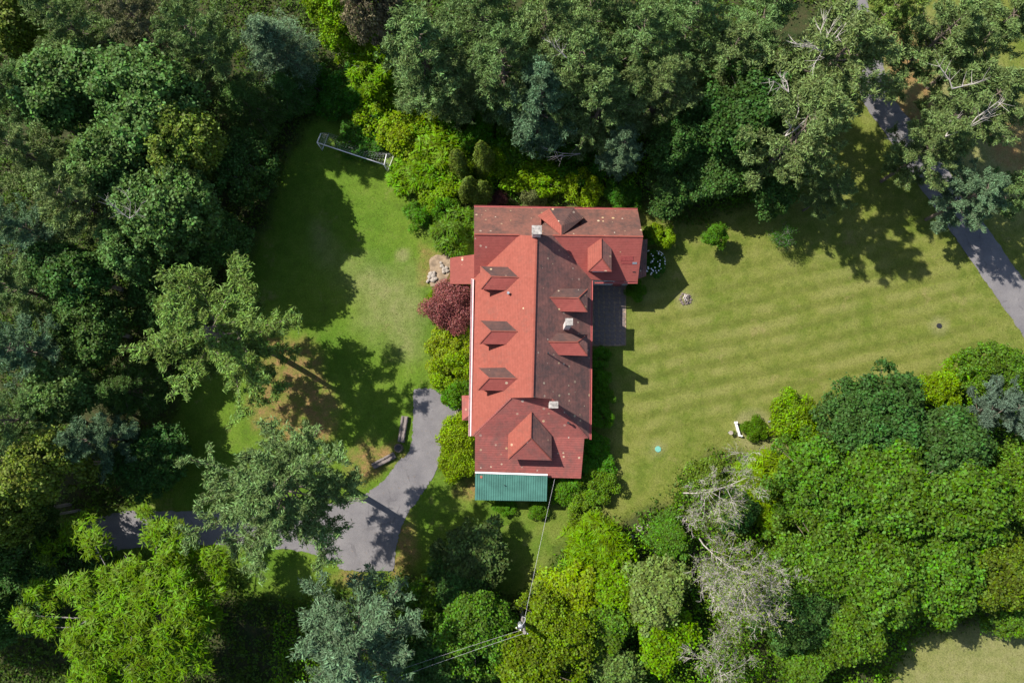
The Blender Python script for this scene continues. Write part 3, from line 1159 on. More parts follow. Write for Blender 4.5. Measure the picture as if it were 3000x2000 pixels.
def broadleaf(seed, h, r, n_clump=110, n_leaf=230, leaf=0.13, flat=0.72, crown_base=0.28, mat=None, rosette=False, wood=None, cl=(0.15, 0.27), lump=9):
    """spreading deciduous tree; returns (crown, trunk) meshes, base at the origin"""
    rs = np.random.RandomState(seed)
    cz = h * (crown_base + 1) / 2
    az = h * (1 - crown_base) / 2
    lob = lobes(rs, lump)
    d = unit(rs.normal(size=(n_clump, 3)))
    d[:, 2] = np.where(d[:, 2] < -0.35, -d[:, 2], d[:, 2])
    rad = rs.uniform(0.5, 1.0, n_clump) ** 0.6 * lob(d)
    cc = d * rad[:, None] * np.array([r, r, az]) * 0.86 + np.array([0, 0, cz])
    rc = rs.uniform(cl[0], cl[1], n_clump) * r
    parts = []
    k = np.repeat(np.arange(n_clump), n_leaf)
    n = len(k)
    e = unit(rs.normal(size=(n, 3)) + np.array([0, 0, 0.45]) + d[k] * 0.35)
    rr = rs.uniform(0.3, 1.05, n) ** 0.45 * (1 + .55 * rs.rand(n) ** 4)
    pos = cc[k] + e * (rc[k] * rr)[:, None] * np.array([1, 1, flat])
    if rosette:
        m = n // 7
        sel = rs.permutation(n)[:m]
        ctr = pos[sel]
        nrm = unit(e[sel] * 0.5 + np.array([0, 0, 0.9]) + 0.35 * rs.normal(size=(m, 3)))
        for f in range(5):
            ang = rs.uniform(0, 2 * np.pi, m)
            t0 = np.stack([np.cos(ang), np.sin(ang), -0.25 + 0 * ang], 1)
            t0 = unit(t0 - nrm * np.sum(t0 * nrm, 1, keepdims=True) * .7)
            b0 = np.cross(nrm, t0)
            L = leaf * 3.2 * rs.uniform(.7, 1.25, (m, 1))
            parts.append(diamonds(ctr + t0 * L * 1.05, t0 * L, b0 * leaf * 0.62))
    else:
        N = e * 0.55 + np.array([0, 0, 0.75]) + 0.55 * rs.normal(size=(n, 3))
        parts.append(leaves_at(rs, pos, N, leaf, leaf * 0.68))
    crown = crown_mesh('crown', parts, mat or LEAF)
    mb = MB()
    tr = max(0.09, h * 0.017)
    top = np.array([rs.uniform(-.4, .4), rs.uniform(-.4, .4), h * 0.78])
    pts = [Vector((0, 0, -.25)), Vector((top[0] * .2, top[1] * .3, h * .3)), Vector((top[0] * .7, top[1] * .6, h * .55)), Vector(top)]
    mb.tube(pts, [tr * 1.25, tr, tr * .65, tr * .2], 7)
    for i in rs.permutation(n_clump)[:34]:
        z0 = h * rs.uniform(.25, .6)
        s = Vector((top[0] * .4, top[1] * .4, z0))
        e2 = Vector(cc[i])
        m_ = s.lerp(e2, .55) + Vector((0, 0, .08 * h))
        mb.tube([s, m_, e2], [tr * .42, tr * .25, tr * .07], 5, 0, False)
    return crown, mb.mesh('trunk', wood or BARK)


def conifer(seed, h, r, whorls=15, per=6, n_tuft=360, leaf=0.17, rise=0.16, droop=0.0, base=0.28, width=0.30, taper=1.0, wood=None, lean=None, fork=False, gap=0.12, spray=1.0):
    """pine or spruce: whorled branches, each a feathered spray"""
    rs = np.random.RandomState(seed)
    parts = []
    mb = MB()
    tr = max(.1, h * .0145)
    lean = rs.uniform(-.5, .5, 2) if lean is None else lean
    axis = lambda z: np.array([lean[0] * (z / h) ** 2, lean[1] * (z / h) ** 2, z])
    mb.tube([Vector(axis(h * t) - (np.array([0, 0, .3]) if t == 0 else 0)) for t in (0, .3, .6, .85, 1)], [tr * 1.2, tr, tr * .7, tr * .3, tr * .06], 7)
    for w in range(whorls):
        tz = base + (0.985 - base) * (w + rs.uniform(-.25, .25)) / (whorls - 1)
        tz = min(max(tz, base), .985)
        z = tz * h
        u = (tz - base) / (1 - base)
        prof = (0.62 + 0.60 * u) if u < 0.32 * taper else max(.13, (0.81 + 0.0 * u) * (1 - ((u - .32 * taper) / (1.02 - .32 * taper)) ** 1.35) + .05)
        a0 = rs.uniform(0, 6.28)
        for b in range(per):
            if rs.rand() < gap:
                continue
            ang = a0 + 6.283 * b / per + rs.uniform(-.35, .35)
            L = r * prof * rs.uniform(.68, 1.22)
            dr = np.array([np.cos(ang), np.sin(ang), 0.])
            up = np.array([0, 0, 1.])
            k1 = rise * rs.uniform(.3, 1.7) + 0.35 * u
            side = np.cross(up, dr)
            bend = rs.uniform(-.12, .12)
            path = lambda t: (axis(z)[None] + dr[None] * (L * t)[:, None] + side[None] * (bend * L * t * t)[:, None]
                              + up[None] * ((k1 * L * t ** 1.4 - droop * L * t * t))[:, None])
            tt = np.array([0, .35, .7, 1.])
            mb.tube([Vector(p) for p in path(tt)], [tr * .32 * (1 - .75 * t) * (0.4 + 0.6 * L / r) for t in tt], 4, 0, False)
            # side sprays
            m = int(n_tuft * (0.3 + 0.7 * L / r))
            ns = 9
            st = np.sort(rs.uniform(.22, 1.0, ns))
            sgn = np.where(np.arange(ns) % 2 == 0, 1, -1)
            sl = width * L * np.sqrt(np.clip(st * (1.25 - st), .02, 1)) * rs.uniform(.6, 1.3, ns) * 1.5
            pick = rs.randint(0, ns, m)
            f = rs.uniform(0, 1, m) ** .75
            org = path(st)[pick]
            sd = side[None] * (sgn[pick] * .85)[:, None] + dr[None] * .62
            pos = org + sd * (sl[pick] * f)[:, None]
            pos += up[None] * (sl[pick] * f * .12 - droop * .5 * sl[pick] * f)[:, None]
            # leader spray along the branch
            m2 = m // 3
            t2 = rs.uniform(.3, 1.04, m2)
            pos2 = path(t2)
            pos = np.concatenate([pos, pos2])
            sd = np.concatenate([sd, np.repeat(dr[None], m2, 0)])
            pos = pos + rs.normal(size=pos.shape) * np.array([.15, .15, .09]) * spray
            al = unit(sd + .55 * rs.normal(size=sd.shape) + np.array([0, 0, .25 - droop]))
            N = np.array([0, 0, 1.]) + .75 * rs.normal(size=pos.shape)
            parts.append(leaves_at(rs, pos, N, leaf * 1.2, leaf * .27, al))
    # leader tuft
    m = 160
    pos = axis(h)[None] + rs.normal(size=(m, 3)) * np.array([.25, .25, .5]) - np.array([0, 0, .5])
    parts.append(leaves_at(rs, pos, rs.normal(size=(m, 3)) + np.array([0, 0, .6]), leaf, leaf * .4))
    return crown_mesh('crown', parts, NEEDLE), mb.mesh('trunk', wood or BARK)


def shrub(seed, h, r, n_clump=26, n_leaf=260, leaf=0.075, mat=None, rosette=False, core=True):
    rs = np.random.RandomState(seed)
    lob = lobes(rs, 6)
    d = unit(rs.normal(size=(n_clump, 3)))
    d[:, 2] = np.abs(d[:, 2]) - .15
    cc = d * (rs.uniform(.35, .85, n_clump) * lob(d))[:, None] * np.array([r, r, h * .62]) + np.array([0, 0, h * .36])
    rc = rs.uniform(.2, .34, n_clump) * r
    k = np.repeat(np.arange(n_clump), n_leaf)
    n = len(k)
    e = unit(rs.normal(size=(n, 3)) + np.array([0, 0, .35]) + d[k] * .3)
    rr = rs.uniform(.3, 1.05, n) ** .45
    pos = cc[k] + e * (rc[k] * rr)[:, None] * np.array([1, 1, min(1.0, h / r * .8)])
    pos[:, 2] = np.maximum(pos[:, 2], .05 + .08 * rs.rand(n))
    parts = []
    if rosette:
        m = n // 6
        sel = rs.permutation(n)[:m]
        ctr, nrm = pos[sel], unit(e[sel] * .4 + np.array([0, 0, .9]) + .35 * rs.normal(size=(m, 3)))
        for f in range(5):
            ang = rs.uniform(0, 6.283, m)
            t0 = unit(np.stack([np.cos(ang), np.sin(ang), -.3 + 0 * ang], 1))
            b0 = np.cross(nrm, t0)
            L = leaf * 3.4 * rs.uniform(.7, 1.3, (m, 1))
            parts.append(diamonds(ctr + t0 * L, t0 * L, b0 * leaf * .75))
    else:
        N = e * .6 + np.array([0, 0, .6]) + .5 * rs.normal(size=(n, 3))
        parts.append(leaves_at(rs, pos, N, leaf, leaf * .62))
    mb = MB()
    for i in rs.permutation(n_clump)[:12]:
        mb.tube([Vector((0, 0, -.15)), Vector(cc[i]) * .5 + Vector((0, 0, .1 * h)), Vector(cc[i])], [.05, .035, .012], 4, 0, False)
    return crown_mesh('crown', parts, mat or SHRUB), mb.mesh('stem', BARK)


def cedar(seed, h, r, n=7000, leaf=0.09):
    """narrow flame-shaped evergreen with a few upright lobes"""
    rs = np.random.RandomState(seed)
    pos, nor = [], []
    for q in range(5):
        ox, oy = (0, 0) if q == 0 else rs.uniform(-.45, .45, 2) * r
        hh = h * (1 if q == 0 else rs.uniform(.6, .88))
        m = n // 5
        z = rs.uniform(0, 1, m) ** .85
        rad = r * (.75 if q == 0 else .58) * np.sqrt(np.clip((1 - z ** 1.7), 0.003, 1)) * (.55 + .45 * np.clip(z * 6, 0, 1))
        a = rs.uniform(0, 6.283, m)
        rad *= (1 + .14 * np.sin(a * 5 + z * 9 + q)) * rs.uniform(.62, 1.06, m)
        pos.append(np.stack([ox + np.cos(a) * rad, oy + np.sin(a) * rad, .1 + z * (hh - .1)], 1))
        nor.append(np.stack([np.cos(a), np.sin(a), .35 + z], 1))
    pos, nor = np.concatenate(pos), np.concatenate(nor)
    V = leaves_at(rs, pos, nor + .45 * rs.normal(size=nor.shape), leaf, leaf * .5, np.array([[0, 0, 1.]]).repeat(len(pos), 0))
    mb = MB()
    mb.tube([Vector((0, 0, -.2)), Vector((0, 0, h * .5)), Vector((0, 0, h * .9))], [.12, .08, .02], 6)
    return crown_mesh('crown', [V], SHRUB), mb.mesh('trunk', BARK)


def bare_tree(seed, h, r, n_leaf=1800, depth=4, leaf=.10, wood=None, spread=.62):
    """birch that has died back: pale twigs with thin leaf"""
    rs = np.random.RandomState(seed)
    mb = MB()
    tips = []

    def grow(p, d, L, rad, lev):
        pts, rr = [p], [rad]
        q, dd = p.copy(), d.copy()
        seg = 4
        for i in range(seg):
            dd = dd + rs.normal(size=3) * .13 + np.array([0, 0, .05])
            dd /= np.linalg.norm(dd)
            q = q + dd * L / seg
            pts.append(q.copy())
            rr.append(rad * (1 - .68 * (i + 1) / seg))
        mb.tube([Vector(x) for x in pts], [max(x, .0065) for x in rr], 5 if lev < 2 else 3, 0, False)
        if lev >= depth:
            tips.extend(pts[1:])
            return
        if lev >= 2:
            tips.append(pts[-1])
        for i in range(14 if lev == 0 else rs.randint(4, 8)):
            t = rs.uniform(.3 if lev else .34, 1.)
            idx = min(int(t * seg), seg - 1)
            s = pts[idx] + (pts[idx + 1] - pts[idx]) * (t * seg - idx)
            nd = dd + rs.normal(size=3) * spread
            if lev == 0:
                a = rs.uniform(0, 6.283)
                nd = np.array([np.cos(a), np.sin(a), rs.uniform(.45, 1.1)])
            nd /= np.linalg.norm(nd)
            base_l = r * .85 if lev == 0 else L * .56
            grow(s, nd, base_l * rs.uniform(.65, 1.1), max(rr[idx] * .5, .012), lev + 1)
    grow(np.array([0, 0, -.2]), np.array([.03, .02, 1.]), h * .9, h * .0075, 0)
    tp = np.array(tips)
    k = rs.randint(0, len(tp), n_leaf)
    pos = tp[k] + rs.normal(size=(n_leaf, 3)) * .3
    V = leaves_at(rs, pos, rs.normal(size=(n_leaf, 3)) + np.array([0, 0, .8]), leaf, leaf * .7)
    return crown_mesh('crown', [V], LEAF), mb.mesh('trunk', wood or BLEACH)


# ------------------------------------------------------------------ the kinds of plant (mesh data shared by the copies)
KIT = {}


def kit(name, h0, r0, meshes, part2='trunk'):
    KIT[name] = (h0, r0, meshes, part2)


kit('pine', 16, 5.6, [conifer(s, 16, 5.6, 11, 5, 720, .155, .16, .0, .28, .22, 1.1, None, None, False, .1) for s in (1, 2, 3)])
kit('hemlock', 16, 5.2, [conifer(s, 16, 5.2, 12, 6, 560, .155, .12, .05, .20, .26, 1.3) for s in (11, 12, 13)])
kit('lone_pine', 15, 6.2, [conifer(7, 15, 6.4, 8, 5, 1100, .14, .14, .02, .44, .19, 1.2, None, (-2.6, 1.1), False, .08)])
kit('bay_pine', 20, 7.2, [conifer(8, 20, 7.2, 9, 6, 1100, .15, .10, .02, .50, .21, 1.2, None, (.3, .3), False, .06)])
kit('spruce', 16, 3.8, [conifer(s, 16, 3.8, 16, 7, 330, .12, .02, .12, .12, .30, .6) for s in (21, 22)])
kit('oak', 15, 5.6, [broadleaf(s, 15, 5.6, 220, 125, .17, .9, .25, wood=BARKG, cl=(.06, .19), lump=20) for s in (31, 32, 33)])
kit('maple', 12, 5.4, [broadleaf(s, 12, 5.4, 240, 125, .165, .9, .18, cl=(.06, .19), lump=20) for s in (41, 42, 43)])
kit('small_tree', 8, 3.0, [broadleaf(s, 8, 3.0, 120, 115, .12, .95, .14, cl=(.08, .23), lump=18) for s in (51, 52)])
kit('locust', 13, 8.6, [broadleaf(64, 13, 8.8, 150, 420, .070, .8, .34, rosette=True, wood=BARKG, cl=(.05, .12), lump=34)])
kit('sumac', 6, 3.2, [broadleaf(s, 6, 3.2, 60, 250, .085, .6, .2, mat=SHRUB, rosette=True) for s in (71, 72)])
kit('shrub', 3, 2.2, [shrub(s, 3, 2.2, 30, 300, .085) for s in (81, 82, 83)], 'stem')
kit('fern_shrub', 3, 2.2, [shrub(s, 3, 2.2, 30, 260, .06, rosette=True) for s in (84, 85)], 'stem')
kit('round_bush', 2.6, 2.6, [shrub(91, 2.6, 2.6, 60, 240, .095)], 'stem')
kit('cedar', 7, 1.3, [cedar(s, 7, 1.3) for s in (95, 96)])
kit('red_maple', 4.2, 3.9, [shrub(97, 4.2, 3.9, 85, 330, .085, REDLEAF)], 'stem')
kit('birch', 13, 4.6, [bare_tree(s, 13, 4.6, 3400, 4, .085, TWIG, .6) for s in (101, 102, 103)])
kit('brush', 6, 2.6, [bare_tree(105, 6, 2.6, 2600, 3, .09, BARKG, .7)])
used = {}
placed = []


def plant(kind, px, py, rpx, h, label, cat, col, name, group=None, squash=1.0, variant=None, rz=None):
    """a plant whose crown is seen at (px, py) with radius rpx on the survey photo"""
    h0, r0, meshes, p2 = KIT[kind]
    i = used.get(kind, 0)
    used[kind] = i + 1
    crown, wood = meshes[(i if variant is None else variant) % len(meshes)]
    zc = h * (.62 if h > 5 else .5)
    g = P(px, py, zc)
    R = rpx * m_per_px(py, zc)
    e = empty(name, (g.x, g.y, 0), rnd.uniform(0, 6.283) if rz is None else rz)
    s = R / r0
    e.scale = (s, s * squash, h / h0)
    tag(e, label, cat, group)
    o = bpy.data.objects.new(p2, wood)
    link(o, e)
    c = bpy.data.objects.new('crown', crown)
    link(c, e)
    v = rnd.uniform(.94, 1.06)
    vr = rnd.uniform(.92, 1.07)
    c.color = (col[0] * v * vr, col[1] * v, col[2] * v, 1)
    placed.append((g.x, g.y, R, h))
    return e


# leaf colours (base colours, linear)
PINE = (0.132, 0.180, 0.072)
PINE_B = (0.104, 0.155, 0.088)
PINE_Y = (0.140, 0.188, 0.056)
PINE_BR = (0.150, 0.148, 0.085)
HEM = (0.130, 0.180, 0.072)
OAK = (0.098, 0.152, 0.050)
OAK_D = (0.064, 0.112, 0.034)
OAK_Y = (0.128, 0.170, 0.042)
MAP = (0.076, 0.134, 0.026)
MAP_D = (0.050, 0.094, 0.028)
LIME = (0.155, 0.225, 0.028)
LIME2 = (0.115, 0.190, 0.022)
YEL = (0.165, 0.215, 0.032)
GRN = (0.070, 0.140, 0.022)
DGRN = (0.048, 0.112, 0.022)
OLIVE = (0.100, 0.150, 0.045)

FG = 'trees of the west wood'
W = [
    ('oak', 45, 70, 135, 17, 'yellow-green leafy tree in the top left corner', OAK_Y),
    ('pine', 215, 80, 140, 22, 'pale pine right of the yellow-green corner tree', PINE),
    ('pine', 400, 60, 125, 22, 'brown-tinged pine at the top edge of the west wood', PINE_BR),
    ('pine', 590, 140, 135, 23, 'pine with pale tips left of the dark blue-green spruce', PINE),
    ('spruce', 800, 120, 120, 15, 'dark blue-green spruce at the top, east end of the west wood', PINE_B),
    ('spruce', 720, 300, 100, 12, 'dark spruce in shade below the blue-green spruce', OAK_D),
    ('oak', 225, 270, 165, 21, 'broad oak below the pale pine near the top left', OAK),
    ('oak', 440, 320, 165, 22, 'broad oak between two pines in the upper west wood', OAK),
    ('pine', 70, 290, 110, 21, 'pine on the left edge below the yellow-green tree', PINE),
    ('pine', 100, 470, 135, 22, 'large grey-green pine on the left edge, upper wood', PINE),
    ('oak', 580, 420, 140, 20, 'yellow-speckled oak facing the shaded goal lawn', OAK_Y),
    ('oak', 370, 480, 140, 21, 'oak in the heart of the west wood beside grey pine', OAK),
    ('pine', 240, 600, 140, 22, 'pine left of the oak with dead white twigs', PINE),
    ('oak', 510, 610, 150, 20, 'oak with bare white twigs showing in its crown', OAK),
    ('maple', 690, 470, 105, 14, 'dark shaded maple at the east rim of the west wood', MAP_D),
    ('pine', 80, 670, 125, 21, 'pine on the left edge, level with the house north wing', PINE_B),
    ('oak', 390, 740, 120, 17, 'oak with pale twigs above the lone lawn pine', OAK),
    ('maple', 640, 690, 105, 12, 'shaded maple between goal lawn and lone pine', OAK_D),
    ('oak', 220, 800, 130, 18, 'oak in the middle west wood beside left-edge pine', OAK_D),
    ('pine', 60, 850, 125, 19, 'pine on the left edge above the image middle', PINE),
    ('oak', 270, 960, 115, 15, 'dark oak just left of the lone lawn pine', OAK_D),
    ('pine', 90, 1030, 130, 19, 'pine on the left edge at mid-height of the picture', PINE_B),
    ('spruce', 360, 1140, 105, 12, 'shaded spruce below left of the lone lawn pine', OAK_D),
    ('oak', 200, 1170, 120, 16, 'oak between left-edge pine and shaded spruce', OAK),
    ('pine', 45, 1230, 120, 22, 'pale pine on the left edge below mid-height', PINE),
    ('pine', 290, 1290, 110, 18, 'pine with hanging tips above the shaded driveway', PINE_B),
    ('oak', 130, 1370, 130, 21, 'yellowish oak above the west end of the driveway', OAK_Y),
    ('oak', 20, 1510, 100, 20, 'small yellowish oak on the left edge beside the driveway', OAK_Y),
    ('oak', -30, 1640, 120, 20, 'dark oak cut by the left edge at the driveway end', OAK_D),
    ('oak', 100, 1520, 80, 15, 'dark oak overhanging the driveway near the left edge', OAK_D),
    ('maple', 190, 1640, 105, 9, 'dark maple overhanging the driveway above the locust', OAK_D),
    ('maple', 60, 1720, 110, 10, 'dark maple left of the locust at the driveway end', OAK_D),
    ('maple', -20, 1800, 110, 13, 'dark maple on the left edge beside the locust', OAK_D),
    ('oak', -420, 1480, 190, 22, 'oak of the west wood just beyond the left edge, at the driveway', OAK_D),
    ('oak', -330, 1280, 170, 22, 'oak of the west wood just beyond the left edge, at mid-height', OAK_D),
    ('oak', -420, 1700, 180, 22, 'oak of the west wood just beyond the left edge, below the driveway', OAK_D),
    ('maple', 440, 1340, 110, 8, 'low dark maple in shade above the driveway', MAP_D),
    ('maple', 480, 830, 110, 11, 'dark maple in the shade behind the lone lawn pine', MAP_D),
    ('maple', 560, 760, 90, 9, 'low dark maple at the wood edge above the lone pine', OAK_D),
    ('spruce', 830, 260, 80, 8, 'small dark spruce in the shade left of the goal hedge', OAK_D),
]
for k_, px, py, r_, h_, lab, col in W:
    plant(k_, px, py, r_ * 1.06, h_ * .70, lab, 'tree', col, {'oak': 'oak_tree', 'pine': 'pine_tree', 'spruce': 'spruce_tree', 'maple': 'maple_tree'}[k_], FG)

NG = 'tall conifers of the north wood'
N = [
    (1245, 150, 150, 22, 'pale grey-green conifer beside the thin brown tree', HEM),
    (1330, 250, 95, 18, 'conifer above the two narrow cedars', HEM),
    (1420, 70, 125, 23, 'conifer at the top edge, left of the north centre', PINE),
    (1480, 215, 125, 23, 'tall conifer straight above the house north-west corner', HEM),
    (1590, 100, 130, 24, 'conifer at the top edge straight above the north chimney', PINE),
    (1580, 300, 118, 21, 'conifer overhanging the lime hedge behind the house', PINE_B),
    (1700, 200, 135, 24, 'tall conifer above the east arm of the house', HEM),
    (1740, 40, 115, 23, 'conifer at the top edge right of centre', HEM),
    (1760, 310, 120, 21, 'conifer with long bough reaching towards the roof', PINE),
    (1825, 440, 70, 15, 'slender grey-green conifer tip nearest the house roof', PINE_B),
    (1860, 140, 125, 23, 'dense conifer right of the top centre', PINE),
    (1930, 270, 110, 20, 'dark-gapped conifer above the house east gable', HEM),
    (2020, 80, 115, 22, 'conifer at the top edge above the dark maple', HEM),
    (2120, 180, 105, 20, 'conifer left of the snag-topped pine', PINE),
    (2230, 70, 110, 21, 'conifer at the top edge left of the snag-topped pine', HEM),
]
for px, py, r_, h_, lab, col in N:
    plant('hemlock', px, py, r_ * 1.12, h_ * .70, lab, 'tree', col, 'conifer_tree', NG)

EG = 'pines by the lane'
EP = [
    (2420, 200, 205, 25, 'broad pine with bleached snag in its top', PINE),
    (2330, 400, 160, 25, 'broad pine casting its shadow over the east lawn', PINE),
    (2430, 560, 75, 13, 'narrow drooping pine at the head of the lawn shadow', PINE),
    (2570, 70, 120, 19, 'pine at the top edge beside the lane', PINE_Y),
    (2730, 130, 145, 21, 'pine right of the lane, near the top edge', PINE),
    (2900, 110, 145, 21, 'pine in the top right corner', PINE),
    (2850, 320, 165, 21, 'broad pine with bare pale limbs on the right edge', PINE),
    (2720, 440, 115, 18, 'pine overhanging the lane with grey bare twigs', PINE),
    (2840, 580, 110, 15, 'pine beside the sunlit start of the lane', PINE_B),
    (2975, 560, 95, 15, 'pine on the right edge above the sunlit lane', PINE),
]
for px, py, r_, h_, lab, col in EP:
    plant('pine', px, py, r_ * 1.05, h_ * .74, lab, 'tree', col, 'pine_tree', EG)

plant('lone_pine', 700, 1005, 250, 15, 'lone spreading pine casting its trunk shadow on the west lawn', 'tree', PINE_Y, 'pine_tree', None, 1.0, 0, 0.0)
plant('bay_pine', 850, 1425, 262, 19.5, 'large pine overhanging the driveway turning bay', 'tree', PINE, 'pine_tree', None, 1.0, 0)
plant('pine', 1035, 1885, 235, 14, 'blue-grey pine at the bottom edge below the turning bay', 'tree', PINE_B, 'pine_tree', None, 1.0, 2)
plant('locust', 430, 1820, 350, 12, 'feathery bright green locust filling the bottom left corner', 'tree', (0.112, 0.172, 0.022), 'locust_tree')
plant('oak', 1105, 60, 95, 16, 'thin brown half-dead tree at the top, left of the conifers', 'tree', (0.165, 0.13, 0.085), 'oak_tree')
plant('maple', 985, 50, 105, 10, 'bright green tree at the top edge beside the brown tree', 'tree', LIME2, 'maple_tree')
plant('sumac', 1105, 190, 95, 6, 'feathery bright sumac below the thin brown tree', 'shrub', LIME2, 'sumac_shrub')
plant('maple', 2170, 350, 150, 13, 'dark leafy maple under the lane pines', 'tree', MAP_D, 'maple_tree')  # dark green leaf, darkened to stand in for the shade over it
plant('maple', 2110, 500, 125, 7, 'dark maple at the shaded north rim of the east lawn', 'tree', MAP_D, 'maple_tree')  # leaf colour darkened here too, in place of cast shade
plant('maple', 1995, 420, 100, 9, 'dark maple between conifers and the north lawn rim', 'tree', MAP_D, 'maple_tree')
plant('small_tree', 2260, 560, 85, 6, 'shaded bushy tree beside the drooping pine', 'tree', MAP_D, 'small_tree')
plant('small_tree', 1950, 570, 80, 5, 'shaded bushy tree off the house north-east corner', 'tree', MAP_D, 'small_tree')
plant('small_tree', 2088, 690, 48, 3.6, 'fuller of the two young trees on the east lawn', 'tree', GRN, 'young_tree')
plant('brush', 2285, 690, 40, 3.0, 'sparse sapling on the east lawn with open branches', 'tree', DGRN, 'young_tree')

HG = 'shrubs of the north-west thicket'
SH = [
    ('shrub', 1130, 320, 85, 3.2, 'lime shrub right of the goal back corner, topmost', LIME),
    ('shrub', 1225, 300, 85, 3.5, 'lime shrub below the pale conifer in the thicket', LIME),
    ('shrub', 1180, 400, 80, 3.0, 'lime shrub beside the lit goal post', LIME),
    ('fern_shrub', 1265, 420, 85, 3.0, 'feathery shrub in the middle of the lime thicket', LIME2),
    ('fern_shrub', 1225, 510, 70, 2.6, 'feathery shrub at the lawn edge below the goal', LIME2),
    ('shrub', 1310, 520, 70, 2.4, 'lime shrub left of the narrow cedars', LIME),
    ('shrub', 1390, 370, 75, 3.2, 'green shrub above the narrow cedars', GRN),
    ('shrub', 1040, 270, 85, 2.6, 'shaded green shrub behind the goal', DGRN),
    ('shrub', 1060, 400, 70, 1.6, 'low shaded shrub against the goal net', DGRN),
    ('shrub', 950, 270, 80, 2.2, 'dark shrub left above the goal', DGRN),
    ('shrub', 1450, 470, 60, 2.8, 'lime shrub right of the narrow cedars', LIME),
    ('shrub', 1490, 400, 80, 3.2, 'green shrub under the tall conifer near the cedars', MAP),
    ('shrub', 1700, 470, 75, 2.8, 'dark shrub under the conifer bough behind the lime hedge', DGRN),
    ('shrub', 1270, 590, 45, 2.0, 'small lime shrub between lawn and cedars', LIME2),
]
for k_, px, py, r_, h_, lab, col in SH:
    plant(k_, px, py, r_ * 1.2, h_, lab, 'shrub', col, 'leafy_shrub', HG)

CG = 'narrow cedars north-west of the house'
for px, py, h_, r_, lab in ((1343, 470, 7, 36, 'left one of the two tallest narrow cedars'),
                            (1412, 450, 7.5, 42, 'right one of the two tallest narrow cedars'),
                            (1372, 545, 5.5, 36, 'short cedar below the left tall cedar'),
                            (1415, 560, 5.0, 40, 'dark short cedar by the house north-west corner')):
    plant('cedar', px, py, r_, h_, lab, 'cedar', (0.085, 0.115, 0.028), 'cedar_tree', CG)

plant('shrub', 1575, 525, 105, 3.0, 'broad lime hedge shrub behind the house roof', 'shrub', LIME2, 'hedge_shrub', None, .65, None, 0.0)
plant('shrub', 1712, 552, 68, 3.0, 'bright lime shrub touching the north eave', 'shrub', LIME, 'hedge_shrub')
plant('shrub', 1560, 575, 48, 2.4, 'brown-green shrub between hedge and north eave', 'shrub', (0.105, 0.12, 0.05), 'hedge_shrub')
plant('red_maple', 1452, 588, 42, 2.6, 'small dark red shrub at the north-west roof corner', 'shrub', (0.062, 0.018, 0.016), 'red_shrub')
plant('shrub', 1830, 580, 60, 2.4, 'dark shrub along the north eave, east end', 'shrub', DGRN, 'hedge_shrub')
plant('fern_shrub', 1228, 630, 48, 2.4, 'upright feathery shrub at the lawn edge west of the house', 'shrub', GRN, 'leafy_shrub')
plant('fern_shrub', 1325, 680, 78, 3.0, 'feathery green shrub beside the side porch roof', 'shrub', (0.085, 0.14, 0.025), 'leafy_shrub')
plant('shrub', 1310, 615, 50, 2.4, 'green shrub between feathery shrubs west of the house', 'shrub', GRN, 'leafy_shrub')
plant('red_maple', 1318, 893, 98, 3.6, 'dark red weeping maple against the west eave', 'tree', (0.165, 0.040, 0.036), 'red_maple_tree')
plant('shrub', 1268, 880, 40, 1.6, 'green shrub peeping out left of the red maple', 'shrub', LIME2, 'leafy_shrub')
plant('shrub', 1318, 1015, 78, 2.4, 'yellow-green shrub just below the red maple', 'shrub', YEL, 'leafy_shrub')
plant('shrub', 1326, 1085, 76, 2.6, 'lime shrub by the west wall, middle of the row', 'shrub', LIME, 'leafy_shrub')
plant('shrub', 1335, 1145, 62, 2.3, 'green shrub above the entry hood', 'shrub', GRN, 'leafy_shrub')
plant('round_bush', 1340, 1280, 68, 2.2, 'round lime hydrangea bush below the entry hood', 'shrub', LIME, 'hydrangea_bush')
plant('round_bush', 1345, 1362, 66, 2.1, 'round lime hydrangea bush beside the green porch roof', 'shrub', LIME, 'hydrangea_bush')
plant('fern_shrub', 1652, 1437, 58, 2.2, 'feathery shrub right of the green porch roof', 'shrub', GRN, 'leafy_shrub')
plant('shrub', 1745, 1425, 62, 2.2, 'olive shrub off the house south-east corner', 'shrub', (0.090, 0.150, 0.026), 'leafy_shrub')
plant('shrub', 1705, 1490, 65, 1.8, 'yellow-green shrub on the lawn south of the house', 'shrub', (0.105, 0.165, 0.03), 'leafy_shrub')
plant('shrub', 1575, 1487, 42, 1.2, 'low shrub under the edge of the green porch roof', 'shrub', GRN, 'leafy_shrub')
plant('shrub', 1480, 1480, 38, .9, 'low weedy shrub below the left half of the porch roof', 'shrub', GRN, 'leafy_shrub')
FND = 'foundation shrubs along the east wall'
for i, (px, py, r_, h_, lab) in enumerate(((1757, 1045, 30, 1.4, 'shaded shrub next to the patio by the east wall'),
                                          (1758, 1105, 32, 1.5, 'second shaded shrub south of the patio'),
                                          (1757, 1165, 30, 1.4, 'third shaded shrub south of the patio'),
                                          (1760, 1225, 32, 1.5, 'shaded shrub beside the lower east eave'),
                                          (1745, 1310, 38, 1.5, 'shaded shrub at the south-east eave end'),
                                          (1760, 1370, 40, 1.4, 'shaded shrub nearest the south-east corner'))):
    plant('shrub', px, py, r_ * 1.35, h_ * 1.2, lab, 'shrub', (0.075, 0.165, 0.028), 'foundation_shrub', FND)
plant('shrub', 1935, 690, 48, 2.4, 'yellow-green shrub off the east gable', 'shrub', LIME, 'leafy_shrub')
plant('shrub', 1898, 690, 35, 2.2, 'shrub with white blooms tight against the east gable', 'shrub', GRN, 'leafy_shrub')
